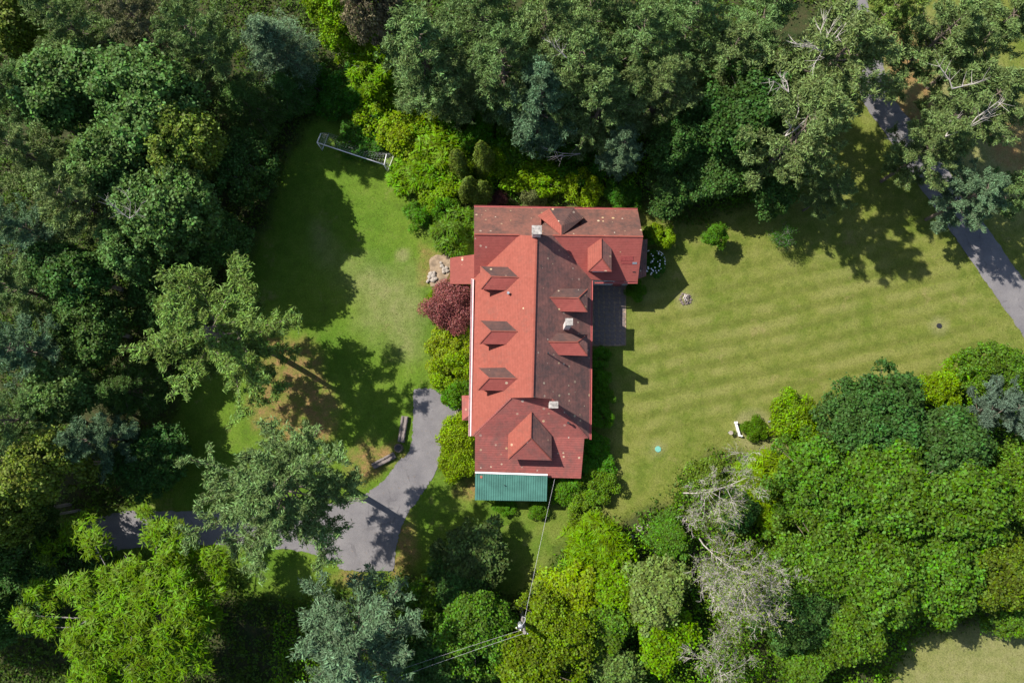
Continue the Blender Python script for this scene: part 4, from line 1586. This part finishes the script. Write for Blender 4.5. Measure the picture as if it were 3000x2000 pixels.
flow = plant('shrub', 1915, 768, 40, 1.8, 'white-flowering shrub in the shade of the east gable', 'shrub', DGRN, 'flowering_shrub')
plant('round_bush', 1862, 855, 36, 1.4, 'round green bush at the patio north-east corner', 'shrub', GRN, 'round_bush')

SG = 'trees of the south garden'
S = [
    ('small_tree', 1385, 1615, 118, 5, 'dark tree in pine shade between driveway and cable', (0.075, 0.105, 0.035)),
    ('small_tree', 1330, 1720, 90, 5, 'shaded tree below the dark tree by the driveway', MAP_D),
    ('small_tree', 1230, 1750, 80, 5, 'green tree between blue-grey pine and shaded trees', MAP),
    ('maple', 1390, 1830, 110, 9, 'maple left of the utility pole', MAP),
    ('maple', 1300, 1930, 105, 8, 'dark maple under the wires at the bottom edge', MAP_D),
    ('small_tree', 1560, 1830, 55, 3.5, 'lime small tree right behind the utility pole', LIME2),
    ('sumac', 1735, 1610, 105, 5, 'feathery sumac at the south lawn edge', LIME2),
    ('small_tree', 1680, 1720, 95, 5.5, 'yellow-lime tree right of the service cable', LIME),
    ('small_tree', 1800, 1720, 95, 6, 'lime tree between sumac and white-flowered tree', LIME2),
    ('maple', 1640, 1840, 95, 8, 'light green maple right of the utility pole', (0.10, 0.15, 0.022)),
    ('maple', 1560, 1945, 120, 9, 'light green maple on the bottom edge below the pole', (0.10, 0.155, 0.022)),
    ('small_tree', 1760, 1850, 90, 6, 'dark green tree left of the bottom olive tree', MAP),
    ('small_tree', 1800, 1950, 85, 6, 'olive green tree at the bottom edge', OLIVE),
    ('small_tree', 1920, 1740, 100, 7, 'pale tree with whitish blossom left of the dead birches', (0.135, 0.190, 0.06)),
    ('small_tree', 1930, 1860, 100, 6, 'lime tree at the bottom, below the blossom tree', LIME2),
    ('small_tree', 1960, 1570, 75, 4, 'green bushy tree at the south lawn edge by stones', MAP),
    ('small_tree', 2065, 1375, 75, 5, 'olive bushy tree above the dead birches', (0.090, 0.140, 0.028)),
    ('sumac', 2240, 1420, 100, 4, 'bright lime sumac below the garden bed', LIME),
    ('sumac', 2290, 1480, 85, 4.5, 'lime sumac at the brown gap in the trees', LIME2),
    ('small_tree', 2160, 1490, 80, 5, 'green tree in the gap right of the upper birch', MAP_D),
    ('maple', 2520, 1245, 115, 10, 'dark green maple nearest the garden bed', MAP_D),
    ('maple', 2600, 1230, 125, 11, 'dark green maple at the lawn edge, middle', MAP_D),
    ('small_tree', 2740, 1130, 75, 5, 'bright green bushy tree at the lawn edge', LIME2),
    ('small_tree', 2850, 1100, 75, 5, 'lime bushy tree at the far lawn edge near the lane', LIME2),
    ('maple', 2930, 1080, 85, 8, 'green tree at the right edge below the lane', MAP),
    ('maple', 2770, 1290, 130, 12, 'dark maple left of the blue-grey conifer', MAP_D),
    ('pine', 2965, 1200, 95, 15, 'blue-grey conifer on the right edge', (0.105, 0.135, 0.095)),
    ('maple', 2420, 1430, 135, 11, 'green maple right of the lime sumacs', MAP),
    ('maple', 2610, 1440, 160, 13, 'broad green maple in the middle of the south-east grove', MAP),
    ('maple', 2830, 1460, 150, 13, 'broad green maple on the right of the south-east grove', MAP),
    ('maple', 2970, 1420, 110, 12, 'maple on the right edge of the south-east grove', MAP),
    ('maple', 2400, 1620, 130, 11, 'maple right of the dead birch thicket', MAP),
    ('maple', 2560, 1660, 145, 12, 'maple above the dark lawn shadow in the south-east', MAP),
    ('maple', 2740, 1660, 140, 11, 'maple overhanging the dry lawn corner', MAP),
    ('maple', 2920, 1650, 130, 11, 'green maple on the right edge above the dry lawn', (0.085, 0.125, 0.024)),
    ('maple', 2470, 1840, 125, 9, 'maple at the bottom, left of the dry lawn', MAP),
    ('maple', 2340, 1790, 105, 9, 'maple between dead birches and dry lawn maples', MAP_D),
    ('small_tree', 2370, 1930, 100, 6, 'green bushy tree at the bottom edge right of the birches', MAP),
    ('small_tree', 2960, 1800, 80, 5, 'bright green bushy tree at the right edge of the dry lawn', MAP),
]
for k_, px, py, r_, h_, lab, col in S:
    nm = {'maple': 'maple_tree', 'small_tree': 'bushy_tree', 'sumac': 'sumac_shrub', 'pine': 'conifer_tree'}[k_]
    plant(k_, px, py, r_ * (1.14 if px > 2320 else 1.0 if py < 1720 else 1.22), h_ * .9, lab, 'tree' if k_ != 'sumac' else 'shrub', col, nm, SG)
BG = 'died-back birches'
for px, py, r_, h_, lab in ((2065, 1470, 120, 13, 'topmost died-back birch with a pale trunk'),
                            (2120, 1610, 130, 14, 'second died-back birch from the top, grey twigs'),
                            (2190, 1760, 140, 14, 'third died-back birch from the top, dense grey twigs'),
                            (2170, 1920, 130, 13, 'lowest died-back birch at the bottom edge')):
    plant('birch', px, py, r_, h_, lab, 'tree', (0.12, 0.165, 0.04), 'birch_tree', BG)
plant('round_bush', 2330, 1232, 88, 2.8, 'large dome-shaped lime bush beside the garden bed', 'shrub', (0.120, 0.195, 0.026), 'round_bush')
plant('shrub', 2355, 1318, 55, 1.8, 'green shrub just below the large dome-shaped bush', 'shrub', GRN, 'leafy_shrub')
plant('round_bush', 2208, 1252, 44, 1.4, 'dark green bush inside the white edged garden bed', 'shrub', (0.075, 0.13, 0.018), 'round_bush')

# white blooms on the flowering shrub
rs = np.random.RandomState(5)
ctr = P(1915, 768, .9)
n = 60
d = unit(rs.normal(size=(n, 3)))
d[:, 2] = np.abs(d[:, 2])
pos = d * np.array([1.25, 1.35, 1.15]) + np.array([ctr.x, ctr.y, .75]) - np.array(flow.location)
V1 = leaves_at(rs, pos, d + np.array([0, 0, .8]), .09, .08)
me = crown_mesh('blooms', [V1], WHITE)
fo = bpy.data.objects.new('blooms', me)
link(fo, flow)
fo.matrix_parent_inverse = Matrix.LocRotScale(None, flow.rotation_euler.to_quaternion(), flow.scale).inverted()
fo['kind'] = 'stuff'

# ------------------------------------------------------------------ bleached limbs and dead branches


def snag(px, py, z, n, L, label, spread=1.0, dirs=None, rad=.07, seed=0):
    rs = np.random.RandomState(seed + int(px))
    g = P(px, py, z)
    mb = MB()
    for i in range(max(2, n // 2)):
        a = rs.uniform(0, 6.283) if dirs is None else math.radians(dirs[i % len(dirs)]) + rs.uniform(-.2, .2)
        d = Vector((math.cos(a) * spread, math.sin(a) * spread, rs.uniform(.05, .6))).normalized()
        l = L * rs.uniform(.5, 1.1)
        p = [g]
        q = g.copy()
        for s in range(4):
            d = (d + Vector(rs.normal(size=3) * .16)).normalized()
            q = q + d * l / 4
            p.append(q.copy())
        rad_ = rad * .6
        mb.tube(p, [rad_, rad_ * .75, rad_ * .5, rad_ * .3, rad_ * .12], 5, 0, False)
        for s in range(8):
            b = p[rs.randint(1, 4)]
            d2 = (d + Vector(rs.normal(size=3) * .7)).normalized()
            mb.tube([b, b + d2 * l * .2, b + d2 * l * .36 + Vector((0, 0, .1))], [rad_ * .45, rad_ * .3, rad_ * .12], 4, 0, False)
    return mb, g


def add_dead(px, py, z, n, L, **kw):
    """bleached limbs become a part of the nearest big tree"""
    mb, g = snag(px, py, z, n, L, '', **kw)
    best = min((o for o in C.objects if o.type == 'EMPTY' and o.get('category') == 'tree'),
               key=lambda o: (o.location.x - g.x) ** 2 + (o.location.y - g.y) ** 2)
    o = mb.build('dead_limb', TWIG, best)
    bpy.context.view_layer.update()
    o.matrix_parent_inverse = best.matrix_world.inverted()


bpy.context.view_layer.update()
add_dead(2410, 150, 15.5, 16, 3.2, spread=1.1, rad=.09)
add_dead(2310, 270, 13.0, 6, 3.6, dirs=[110, 130, 150], rad=.08)
add_dead(2300, 400, 12.2, 4, 4.0, dirs=[40, 60, 230], rad=.10)
add_dead(2770, 400, 11.5, 5, 4.5, dirs=[50, 65, 70], rad=.09)
add_dead(2840, 370, 12.2, 5, 4.5, dirs=[45, 60, 75], rad=.09)
add_dead(2790, 260, 13.7, 5, 3.5, dirs=[10, 120, 200], rad=.09)
add_dead(2640, 410, 8.6, 4, 2.5, dirs=[30, 200, 240], rad=.06)
add_dead(1700, 450, 4.3, 3, 5.0, dirs=[200, 190, 60], rad=.07)
add_dead(1660, 170, 15.8, 3, 2.5, rad=.05)
add_dead(380, 640, 13.0, 9, 2.8, rad=.05)
add_dead(1095, 170, 4.7, 9, 2.6, rad=.05)
add_dead(375, 1700, 9.4, 4, 3.0, dirs=[60, 80, 250], rad=.07)
add_dead(300, 1790, 9.4, 4, 2.0, rad=.06)
add_dead(400, 1900, 8.6, 5, 3.5, dirs=[80, 250, 280], rad=.06)

# ------------------------------------------------------------------ undergrowth and grass (nobody could count it)


def forest_mask(x, y):
    d = np.full(x.shape, -1e9)
    for p in FOREST:
        d = np.maximum(d, poly_dist(x, y, p))
    r = np.full(x.shape, -1e9)
    for p in ROADS:
        r = np.maximum(r, poly_dist(x, y, p))
    return d, r


rs = np.random.RandomState(77)
nc = 30000
x = rs.uniform(-62, 62, nc)
y = rs.uniform(-46, 58, nc)
fd, rd = forest_mask(x, y)
keep = (fd > -.5 + .5 * wob(x, y, 1.0, 4)) & (rd < -.5) & (wob(x, y, .5, 8) > -.55)
x, y = x[keep], y[keep]
k = np.repeat(np.arange(len(x)), 14)
n = len(k)
hh = rs.uniform(.25, 1.1, len(x))
pos = np.stack([x[k], y[k], np.zeros(n)], 1) + rs.normal(size=(n, 3)) * np.array([.38, .38, 0])
pos[:, 2] = rs.uniform(.05, 1, n) * hh[k]
Vq = leaves_at(rs, pos, rs.normal(size=(n, 3)) * .5 + np.array([0, 0, 1.]), .15, .085)
under = bpy.data.objects.new('undergrowth', crown_mesh('undergrowth', [Vq], SHRUB))
link(under)
under.color = (0.060, 0.095, 0.022, 1)
tag(under, 'low leafy undergrowth between the trunks of the woods', 'undergrowth', kind='stuff')

# dense leafy thicket that fills the ground between the southern and northern shrubs
nt = 330000
x = rs.uniform(-45, 62, nt)
y = rs.uniform(-46, 45, nt)
sx0 = P(1000, 1700).x
thick = np.full(x.shape, -1e9)
for p_ in (FOREST[3], FOREST[2], gp([(1000, 200), (1500, 200), (1960, 400), (2300, 560), (2150, 610), (1950, 640), (1880, 600), (1400, 600), (1250, 590), (1150, 440), (1080, 300)])):
    thick = np.maximum(thick, poly_dist(x, y, p_))
_, rd = forest_mask(x, y)
keep = (thick > .3 + .5 * wob(x, y, 1.0, 6)) & (rd < -.5) & ((x > sx0 - 6) | (y > 0))
x, y, th_ = x[keep], y[keep], thick[keep]
hz = (.45 + 2.1 * np.clip(.5 + .5 * wob(x, y, 1.3, 21), 0, 1) + .5 * np.abs(wob(x, y, 3.2, 22))) * np.clip(th_ / 1.5, .15, 1)
n = len(x)
pos = np.stack([x, y, hz * (1 - .45 * rs.rand(n) ** 2)], 1)
Vq = leaves_at(rs, pos, rs.normal(size=(n, 3)) * .55 + np.array([0, 0, 1.]), .12, .075)
th_o = bpy.data.objects.new('thicket', crown_mesh('thicket', [Vq], SHRUB))
link(th_o)
th_o.color = (0.095, 0.180, 0.026, 1)
tag(th_o, 'dense low leafy thicket between the shrubs and garden trees', 'thicket', kind='stuff')

ng = 150000
x = rs.uniform(-56, 56, ng)
y = rs.uniform(-36, 50, ng)
fd, rd = forest_mask(x, y)
hx, hy = P(1560, 1000).x, P(1560, 1000).y
house_ring = gp([(1390, 700), (1860, 700), (1860, 820), (1745, 830), (1745, 1290), (1700, 1400), (1600, 1450), (1395, 1440), (1390, 1270)])
keep = (fd < .6) & (rd < .12) & (poly_dist(x, y, house_ring) < 0) & (poly_dist(x, y, gp([(1728, 820), (1836, 820), (1836, 1015), (1728, 1015)])) < 0)
x, y = x[keep], y[keep]
n = len(x)
gz = 0.02 * wob(x, y, .35, 3) - .05
edge = np.exp(-((fd[keep] + .4) / .9) ** 2) + .6 * np.exp(-((rd[keep] + .4) / .5) ** 2)
bh = rs.uniform(.05, .11, n) * (1 + 1.6 * edge)
base = np.stack([x, y, gz], 1)
tilt = rs.normal(size=(n, 3)) * np.array([.7, .7, 0])
tip = base + (np.array([0, 0, 1.]) + tilt) * bh[:, None]
a = rs.uniform(0, 6.283, n)
sd = np.stack([np.cos(a), np.sin(a), 0 * a], 1) * .022
Vt = np.stack([base - sd, base + sd, tip], 1).reshape(-1, 3)
gm = mesh_np('grass', Vt, np.arange(n * 3).reshape(-1, 3), [SHRUB], sides=3)
gr_o = bpy.data.objects.new('grass', gm)
link(gr_o)
gr_o.color = (0.125, 0.135, 0.032, 1)
tag(gr_o, 'short grass blades of the mown lawns', 'grass', kind='stuff')

# ------------------------------------------------------------------ things in the garden
# football goal
GZ = 1.95
g_a, g_b = P(929, 418, GZ), P(1125.5, 482.5, GZ)
k_a, k_b = P(940, 391, GZ), P(1132.5, 452, GZ)
goal = empty('football_goal', ((g_a.x + g_b.x) / 2, (g_a.y + g_b.y) / 2, 0))
tag(goal, 'white football goal with net at the shaded top of the west lawn', 'goal')
GL = goal.location.copy()


def gb(mb, name, mat, smooth=False):
    mb.v = [tuple(Vector(v) - GL) for v in mb.v]
    return mb.build(name, mat, goal, smooth)


mb = MB()
mb.tube([g_a, g_b], .055, 8)
gb(mb, 'crossbar', WHITE, True)
for q in (g_a, g_b):
    mb = MB()
    mb.tube([Vector((q.x, q.y, -.12)), Vector((q.x, q.y, GZ + .05))], .05, 8)
    gb(mb, 'post', WHITE, True)
out = (k_a - g_a).normalized()
gra, grb = g_a + out * 2.0, g_b + out * 2.0
gra.z = grb.z = .05
for q, k2, b2 in ((g_a, k_a, gra), (g_b, k_b, grb)):
    mb = MB()
    mb.tube([q, k2], .05, 6)
    gb(mb, 'top_stay', WHITE, True)
    mb = MB()
    mb.tube([k2, b2], .03, 6)
    gb(mb, 'back_stay', STEEL, True)
    mb = MB()
    mb.tube([Vector((q.x, q.y, .02)), b2], .03, 6)
    gb(mb, 'ground_bar', WHITE, True)
mb = MB()
nu = 24


def net_pt(u, v):
    """u along the goal, v from crossbar over the stays to the ground"""
    a = g_a.lerp(g_b, u)
    b = k_a.lerp(k_b, u)
    c = gra.lerp(grb, u)
    sag = 4 * u * (1 - u)
    b = b.lerp(a, .62 * sag) - Vector((0, 0, .35 * sag))
    return a.lerp(b, v / .35) if v < .35 else b.lerp(c, (v - .35) / .65)


for i in range(nu + 1):
    pts = [net_pt(i / nu, v) for v in (0, .12, .24, .35, .5, .7, .85, 1)]
    for p, q in zip(pts[:-1], pts[1:]):
        mb.bar(p, q, .0035, .0035)
for v in np.linspace(.04, 1, 9):
    for i in range(nu):
        mb.bar(net_pt(i / nu, v), net_pt((i + 1) / nu, v), .0035, .0035)
for q, k2, b2 in ((g_a, k_a, gra), (g_b, k_b, grb)):
    for t in np.linspace(.1, .9, 7):
        mb.bar(Vector((q.x, q.y, GZ * t)), b2.lerp(k2, t), .0035, .0035)
        lo = Vector((q.x, q.y, .02)).lerp(b2, t)
        mb.bar(lo, q.lerp(k2, min(1, t * 1.1)), .0035, .0035)
gb(mb, 'net', NETM)


# weathered logs by the driveway
def log(pa, pb_, w, label, seed):
    a, b = P(*pa, .3), P(*pb_, .3)
    e = empty('log', ((a.x + b.x) / 2, (a.y + b.y) / 2, 0), math.atan2(b.y - a.y, b.x - a.x))
    tag(e, label, 'log', 'hollowed logs beside the driveway')
    L = (b - a).length
    rs = np.random.RandomState(seed)
    prof = [(-.5, -.12), (-.54, .15), (-.47, .40), (-.26, .47), (-.17, .33), (0, .27), (.17, .33), (.26, .47), (.47, .40), (.54, .15), (.5, -.12)]
    ns = 15
    V, Fq = [], []
    for i in range(ns + 1):
        t = i / ns
        for (x_, z_) in prof:
            V.append(((t - .5) * L + (rs.uniform(-.06, .06) if i in (0, ns) else 0), x_ * w + rs.uniform(-.035, .035), z_ * w + rs.uniform(-.03, .03) + (0.0 if z_ < 0 else 0.02)))
    m = len(prof)
    for i in range(ns):
        for j in range(m - 1):
            Fq.append((i * m + j, (i + 1) * m + j, (i + 1) * m + j + 1, i * m + j + 1))
        Fq.append((i * m + m - 1, (i + 1) * m + m - 1, (i + 1) * m, i * m))
    me = mesh_np('log_body', V, Fq, [WOOD])
    link(bpy.data.objects.new('log_body', me), e)
    for sx_ in (0, ns):
        mb = MB()
        ring = [Vector(V[sx_ * m + j]) + Vector(((-.004 if sx_ == 0 else .004), 0, 0)) for j in range(m)]
        mb.poly(ring if sx_ else ring[::-1])
        mb.build('sawn_end', PLANK, e)
    return e


log((1186, 1219), (1174, 1294), .68, 'upright grey hollowed log along the driveway edge', 3)
log((1092, 1366), (1154, 1333), .62, 'slanting grey log half under the big pine bough', 4)
q = P(1168, 1312)
e = empty('tree_stump', (q.x, q.y, 0))
tag(e, 'dark round stump between the two grey logs', 'stump')
mb = MB()
mb.tube([Vector((0, 0, -.1)), Vector((0, 0, .05)), Vector((0, 0, .32))], [.52, .45, .40], 12)
mb.build('stump_body', BARK, e)
mb = MB()
mb.tube([Vector((0, 0, .322)), Vector((0, 0, .335))], [.33, .33], 12)
mb.build('cut_face', DARKM, e)


# pale boulders and soil patch by the side porch
soil = flat_sheet('soil_patch', gp([(1264, 752), (1290, 746), (1316, 748), (1318, 800), (1300, 826), (1262, 838), (1256, 800)]), -.02, SOIL, .1, .12, 4)
tag(soil, 'bare brown soil patch beside the side porch', kind='structure')


def rock_mesh(seed):
    bm = bmesh.new()
    bmesh.ops.create_icosphere(bm, subdivisions=2, radius=.5)
    rs = np.random.RandomState(seed)
    for v in bm.verts:
        f = 1 + .22 * math.sin(v.co.x * 5 + seed) * math.cos(v.co.y * 4.3) + rs.uniform(-.07, .07)
        v.co = v.co * f
        v.co.z *= .55
    me = bpy.data.meshes.new('rock')
    bm.to_mesh(me)
    bm.free()
    me.materials.append(PALE)
    return me


rocks = [rock_mesh(i) for i in range(4)]
rr = random.Random(9)
for i, (px, py, s) in enumerate(((1262, 803, .55), (1270, 808, .6), (1258, 812, .5), (1268, 820, .55), (1276, 816, .45), (1255, 822, .4), (1272, 799, .4),
                                 (1295, 780, .45), (1301, 788, .5), (1308, 785, .4), (1300, 797, .45), (1310, 794, .4), (1292, 770, .3), (1252, 826, .3))):
    q = P(px, py)
    o = bpy.data.objects.new('boulder', rocks[i % 4])
    link(o)
    o.location = (q.x, q.y, .08)
    o.scale = (s, s * rr.uniform(.8, 1.1), s * rr.uniform(.7, 1))
    o.rotation_euler = (0, 0, rr.uniform(0, 6))
    left = px < 1285
    tag(o, 'pale boulder in the pile above the red maple, left heap' if left else 'pale boulder lying against the side porch, right heap', 'boulder',
        'boulders of the left heap' if left else 'boulders of the right heap')
for px, py, s, lab in ((1875, 1547, .5, 'largest pinkish stone at the south lawn edge'), (1899, 1541, .3, 'small stone right of the largest lawn edge stone'),
                       (1850, 1572, .4, 'stone below left of the largest lawn edge stone'), (1843, 1588, .3, 'lowest small stone at the south lawn edge')):
    q = P(px, py)
    o = bpy.data.objects.new('garden_stone', rocks[int(px) % 4])
    link(o)
    o.location = (q.x, q.y, .02)
    o.scale = (s * 1.5, s * 1.3, s)
    tag(o, lab, 'stone')

fire_rocks = [rock_mesh(i + 10) for i in range(2)]
for m_ in fire_rocks:
    m_.materials[0] = STONE
# heap of sticks and stones on the lawn (fire place)
q = P(2008, 876)
fire = empty('fire_pit', (q.x, q.y, 0))
tag(fire, 'heap of stones and sticks on the east lawn', 'fire pit')
for i in range(12):
    t = 6.283 * i / 12
    o = bpy.data.objects.new('stone', fire_rocks[i % 2])
    link(o, fire)
    o.location = (math.cos(t) * .52 + rr.uniform(-.06, .06), math.sin(t) * .56 + rr.uniform(-.06, .06), .0)
    s = rr.uniform(.22, .34)
    o.scale = (s, s, s)
for i in range(9):
    mb = MB()
    t = rr.uniform(0, 6.283)
    c_ = Vector((rr.uniform(-.25, .25), rr.uniform(-.3, .3), .08 + .02 * i))
    d_ = Vector((math.cos(t), math.sin(t), rr.uniform(-.1, .15))) * rr.uniform(.25, .42)
    mb.tube([c_ - d_, c_ + d_], rr.uniform(.03, .055), 6)
    mb.build('stick', WOOD if i % 2 else BLEACH, fire)


# inspection lids
def lid(px, py, r, mat, label, cat):
    q = P(px, py)
    e = empty('inspection_lid', (q.x, q.y, -.03))
    tag(e, label, cat)
    mb = MB()
    mb.tube([Vector((0, 0, -.12)), Vector((0, 0, .03)), Vector((0, 0, .055))], [r, r, r * .94], 24)
    mb.build('lid_disc', mat, e)
    mb = MB()
    for i in range(6):
        t = 6.283 * i / 6
        mb.box((math.cos(t) * r * .8, math.sin(t) * r * .8, .06), (.025, .025, .01))
    mb.build('bolt', DARKM, e)
    mb = MB()
    mb.tube([Vector((0, 0, .05)), Vector((0, 0, .066))], [r * .35, r * .3], 12)
    mb.build('centre_boss', mat, e)


lid(1928, 1315, .31, TEAL, 'round teal lid on the lawn south-east of the house', 'lid')
lid(2752, 954, .27, DARKM, 'round dark lid in a bare ring near the lane', 'lid')

# white edged garden bed
bed = empty('garden_edging', P(2164, 1260))
tag(bed, 'white board edging on the left of the small garden bush', 'edging')
BL = bed.location.copy()
a, b, c_ = P(2156, 1240, .2), P(2166.5, 1277, .2), P(2174, 1276, .2)
mb = MB()
mb.bar(a - BL, b - BL, .16, .34)
mb.build('edging_board', WHITE, bed)
mb = MB()
mb.bar(b - BL + Vector((.09, 0, -.004)), c_ - BL, .14, .33)
mb.build('edging_return', WHITE, bed)
mb = MB()
mb.box(tuple(a - BL + Vector((-.02, .1, .08))), (.2, .2, .5))
mb.build('corner_post', WHITE, bed)
bed2 = empty('garden_edging', P(2258, 1240))
tag(bed2, 'broken pale edging between the two garden bushes', 'edging')
BL = bed2.location.copy()
a, b, c_ = P(2250, 1235, .12), P(2261, 1232, .12), P(2266, 1249, .12)
mb = MB()
mb.bar(a - BL, b - BL, .12, .2)
mb.build('edging_board', STEEL, bed2)
mb = MB()
mb.bar(b - BL + Vector((0, -.07, -.003)), c_ - BL, .12, .2)
mb.build('edging_return', WHITE, bed2)
# bird bath beside the bed
q = P(2136, 1267)
bb = empty('bird_bath', (q.x, q.y, 0))
tag(bb, 'small grey bird bath left of the white edging', 'bird bath')
mb = MB()
mb.tube([Vector((0, 0, -.1)), Vector((0, 0, .1)), Vector((0, 0, .55))], [.12, .07, .07], 10)
mb.build('pedestal', STEEL, bb)
mb = MB()
mb.tube([Vector((0, 0, .5)), Vector((0, 0, .62)), Vector((0, 0, .64))], [.08, .22, .2], 14)
mb.build('bowl', PALE, bb)

# leafy spray next to the bird bath
plant('brush', 2147, 1264, 9, .5, 'thin weed stems between bird bath and white edging', 'plant', LIME, 'garden_weed')

# crescent of white plastic in the shade by the house
q = P(1744, 1367, .1)
mb = MB()
pts = [(q.x + .3 * math.cos(t), q.y + .3 * math.sin(t), .2) for t in np.linspace(-.9, 1.2, 8)]
mb.tube(pts, [.02, .04, .06, .06, .06, .06, .04, .02], 6)
o = mb.build('garden_hose', plain('pale_hose', (.5, .52, .62), .5))
tag(o, 'short pale blue hose loop in the shade by the south-east wall', 'hose')

# utility pole
top = P(1537, 1852, 8.6)
base = Vector((top.x - .25, top.y + .15, 0))
pole = empty('utility_pole', (base.x, base.y, 0))
tag(pole, 'wooden utility pole with grey transformer among the southern trees', 'utility pole')
PL = pole.location.copy()
mb = MB()
mb.tube([Vector((0, 0, -.4)), Vector((top.x - PL.x, top.y - PL.y, 8.6))], [.19, .14], 10)
mb.build('pole_shaft', BARKG, pole)
tl = top - PL
mb = MB()
mb.bar(tl + Vector((-.75, .35, -.35)), tl + Vector((.35, -.2, -.35)), .1, .12)
mb.build('crossarm', WOOD, pole)
mb = MB()
c_ = tl + Vector((-.34, .28, -1.7))
mb.tube([c_, c_ + Vector((0, 0, .08)), c_ + Vector((0, 0, .85)), c_ + Vector((0, 0, .95))], [.2, .24, .24, .18], 14)
mb.build('transformer', STEEL, pole, True)
for dx in (-.7, -.35, .25):
    mb = MB()
    b_ = tl + Vector((dx, -dx * .5, -.29))
    mb.tube([b_, b_ + Vector((0, 0, .1)), b_ + Vector((0, 0, .2))], [.05, .06, .03], 8)
    mb.build('insulator', WHITE, pole)
mb = MB()
a = tl + Vector((-.3, .3, -.75))
b_ = tl + Vector((-.2, 1.0, -1.2))
pts = [a.lerp(b_, t) + Vector((.35 * math.sin(t * math.pi), .25 * math.sin(t * math.pi), .2 * math.sin(t * math.pi))) for t in np.linspace(0, 1, 9)]
mb.tube(pts, .018, 5)
mb.build('jumper_wire', ROPE, pole)


def wire(a, b, sag, r, label, name='overhead_wire', group=None):
    mb = MB()
    pts = [a.lerp(b, t) - Vector((0, 0, sag * 4 * t * (1 - t))) for t in np.linspace(0, 1, 25)]
    mb.tube(pts, r, 5)
    o = mb.build(name, ROPE)
    tag(o, label, 'cable', group)


wire(P(1625, 1403, 2.35), PL + tl + Vector((-.12, .12, -1.3)), .5, .011, 'pale service cable from the house eave to the utility pole', 'service_cable')
wire(PL + tl + Vector((-.35, .17, -.1)), P(820, 2085, 8.2), .5, .007, 'upper one of two wires running left from the pole', 'overhead_wire')
wire(PL + tl + Vector((.02, -.05, -.05)), P(830, 2110, 8.2), .5, .008, 'lower one of two wires running left from the pole', 'overhead_wire')
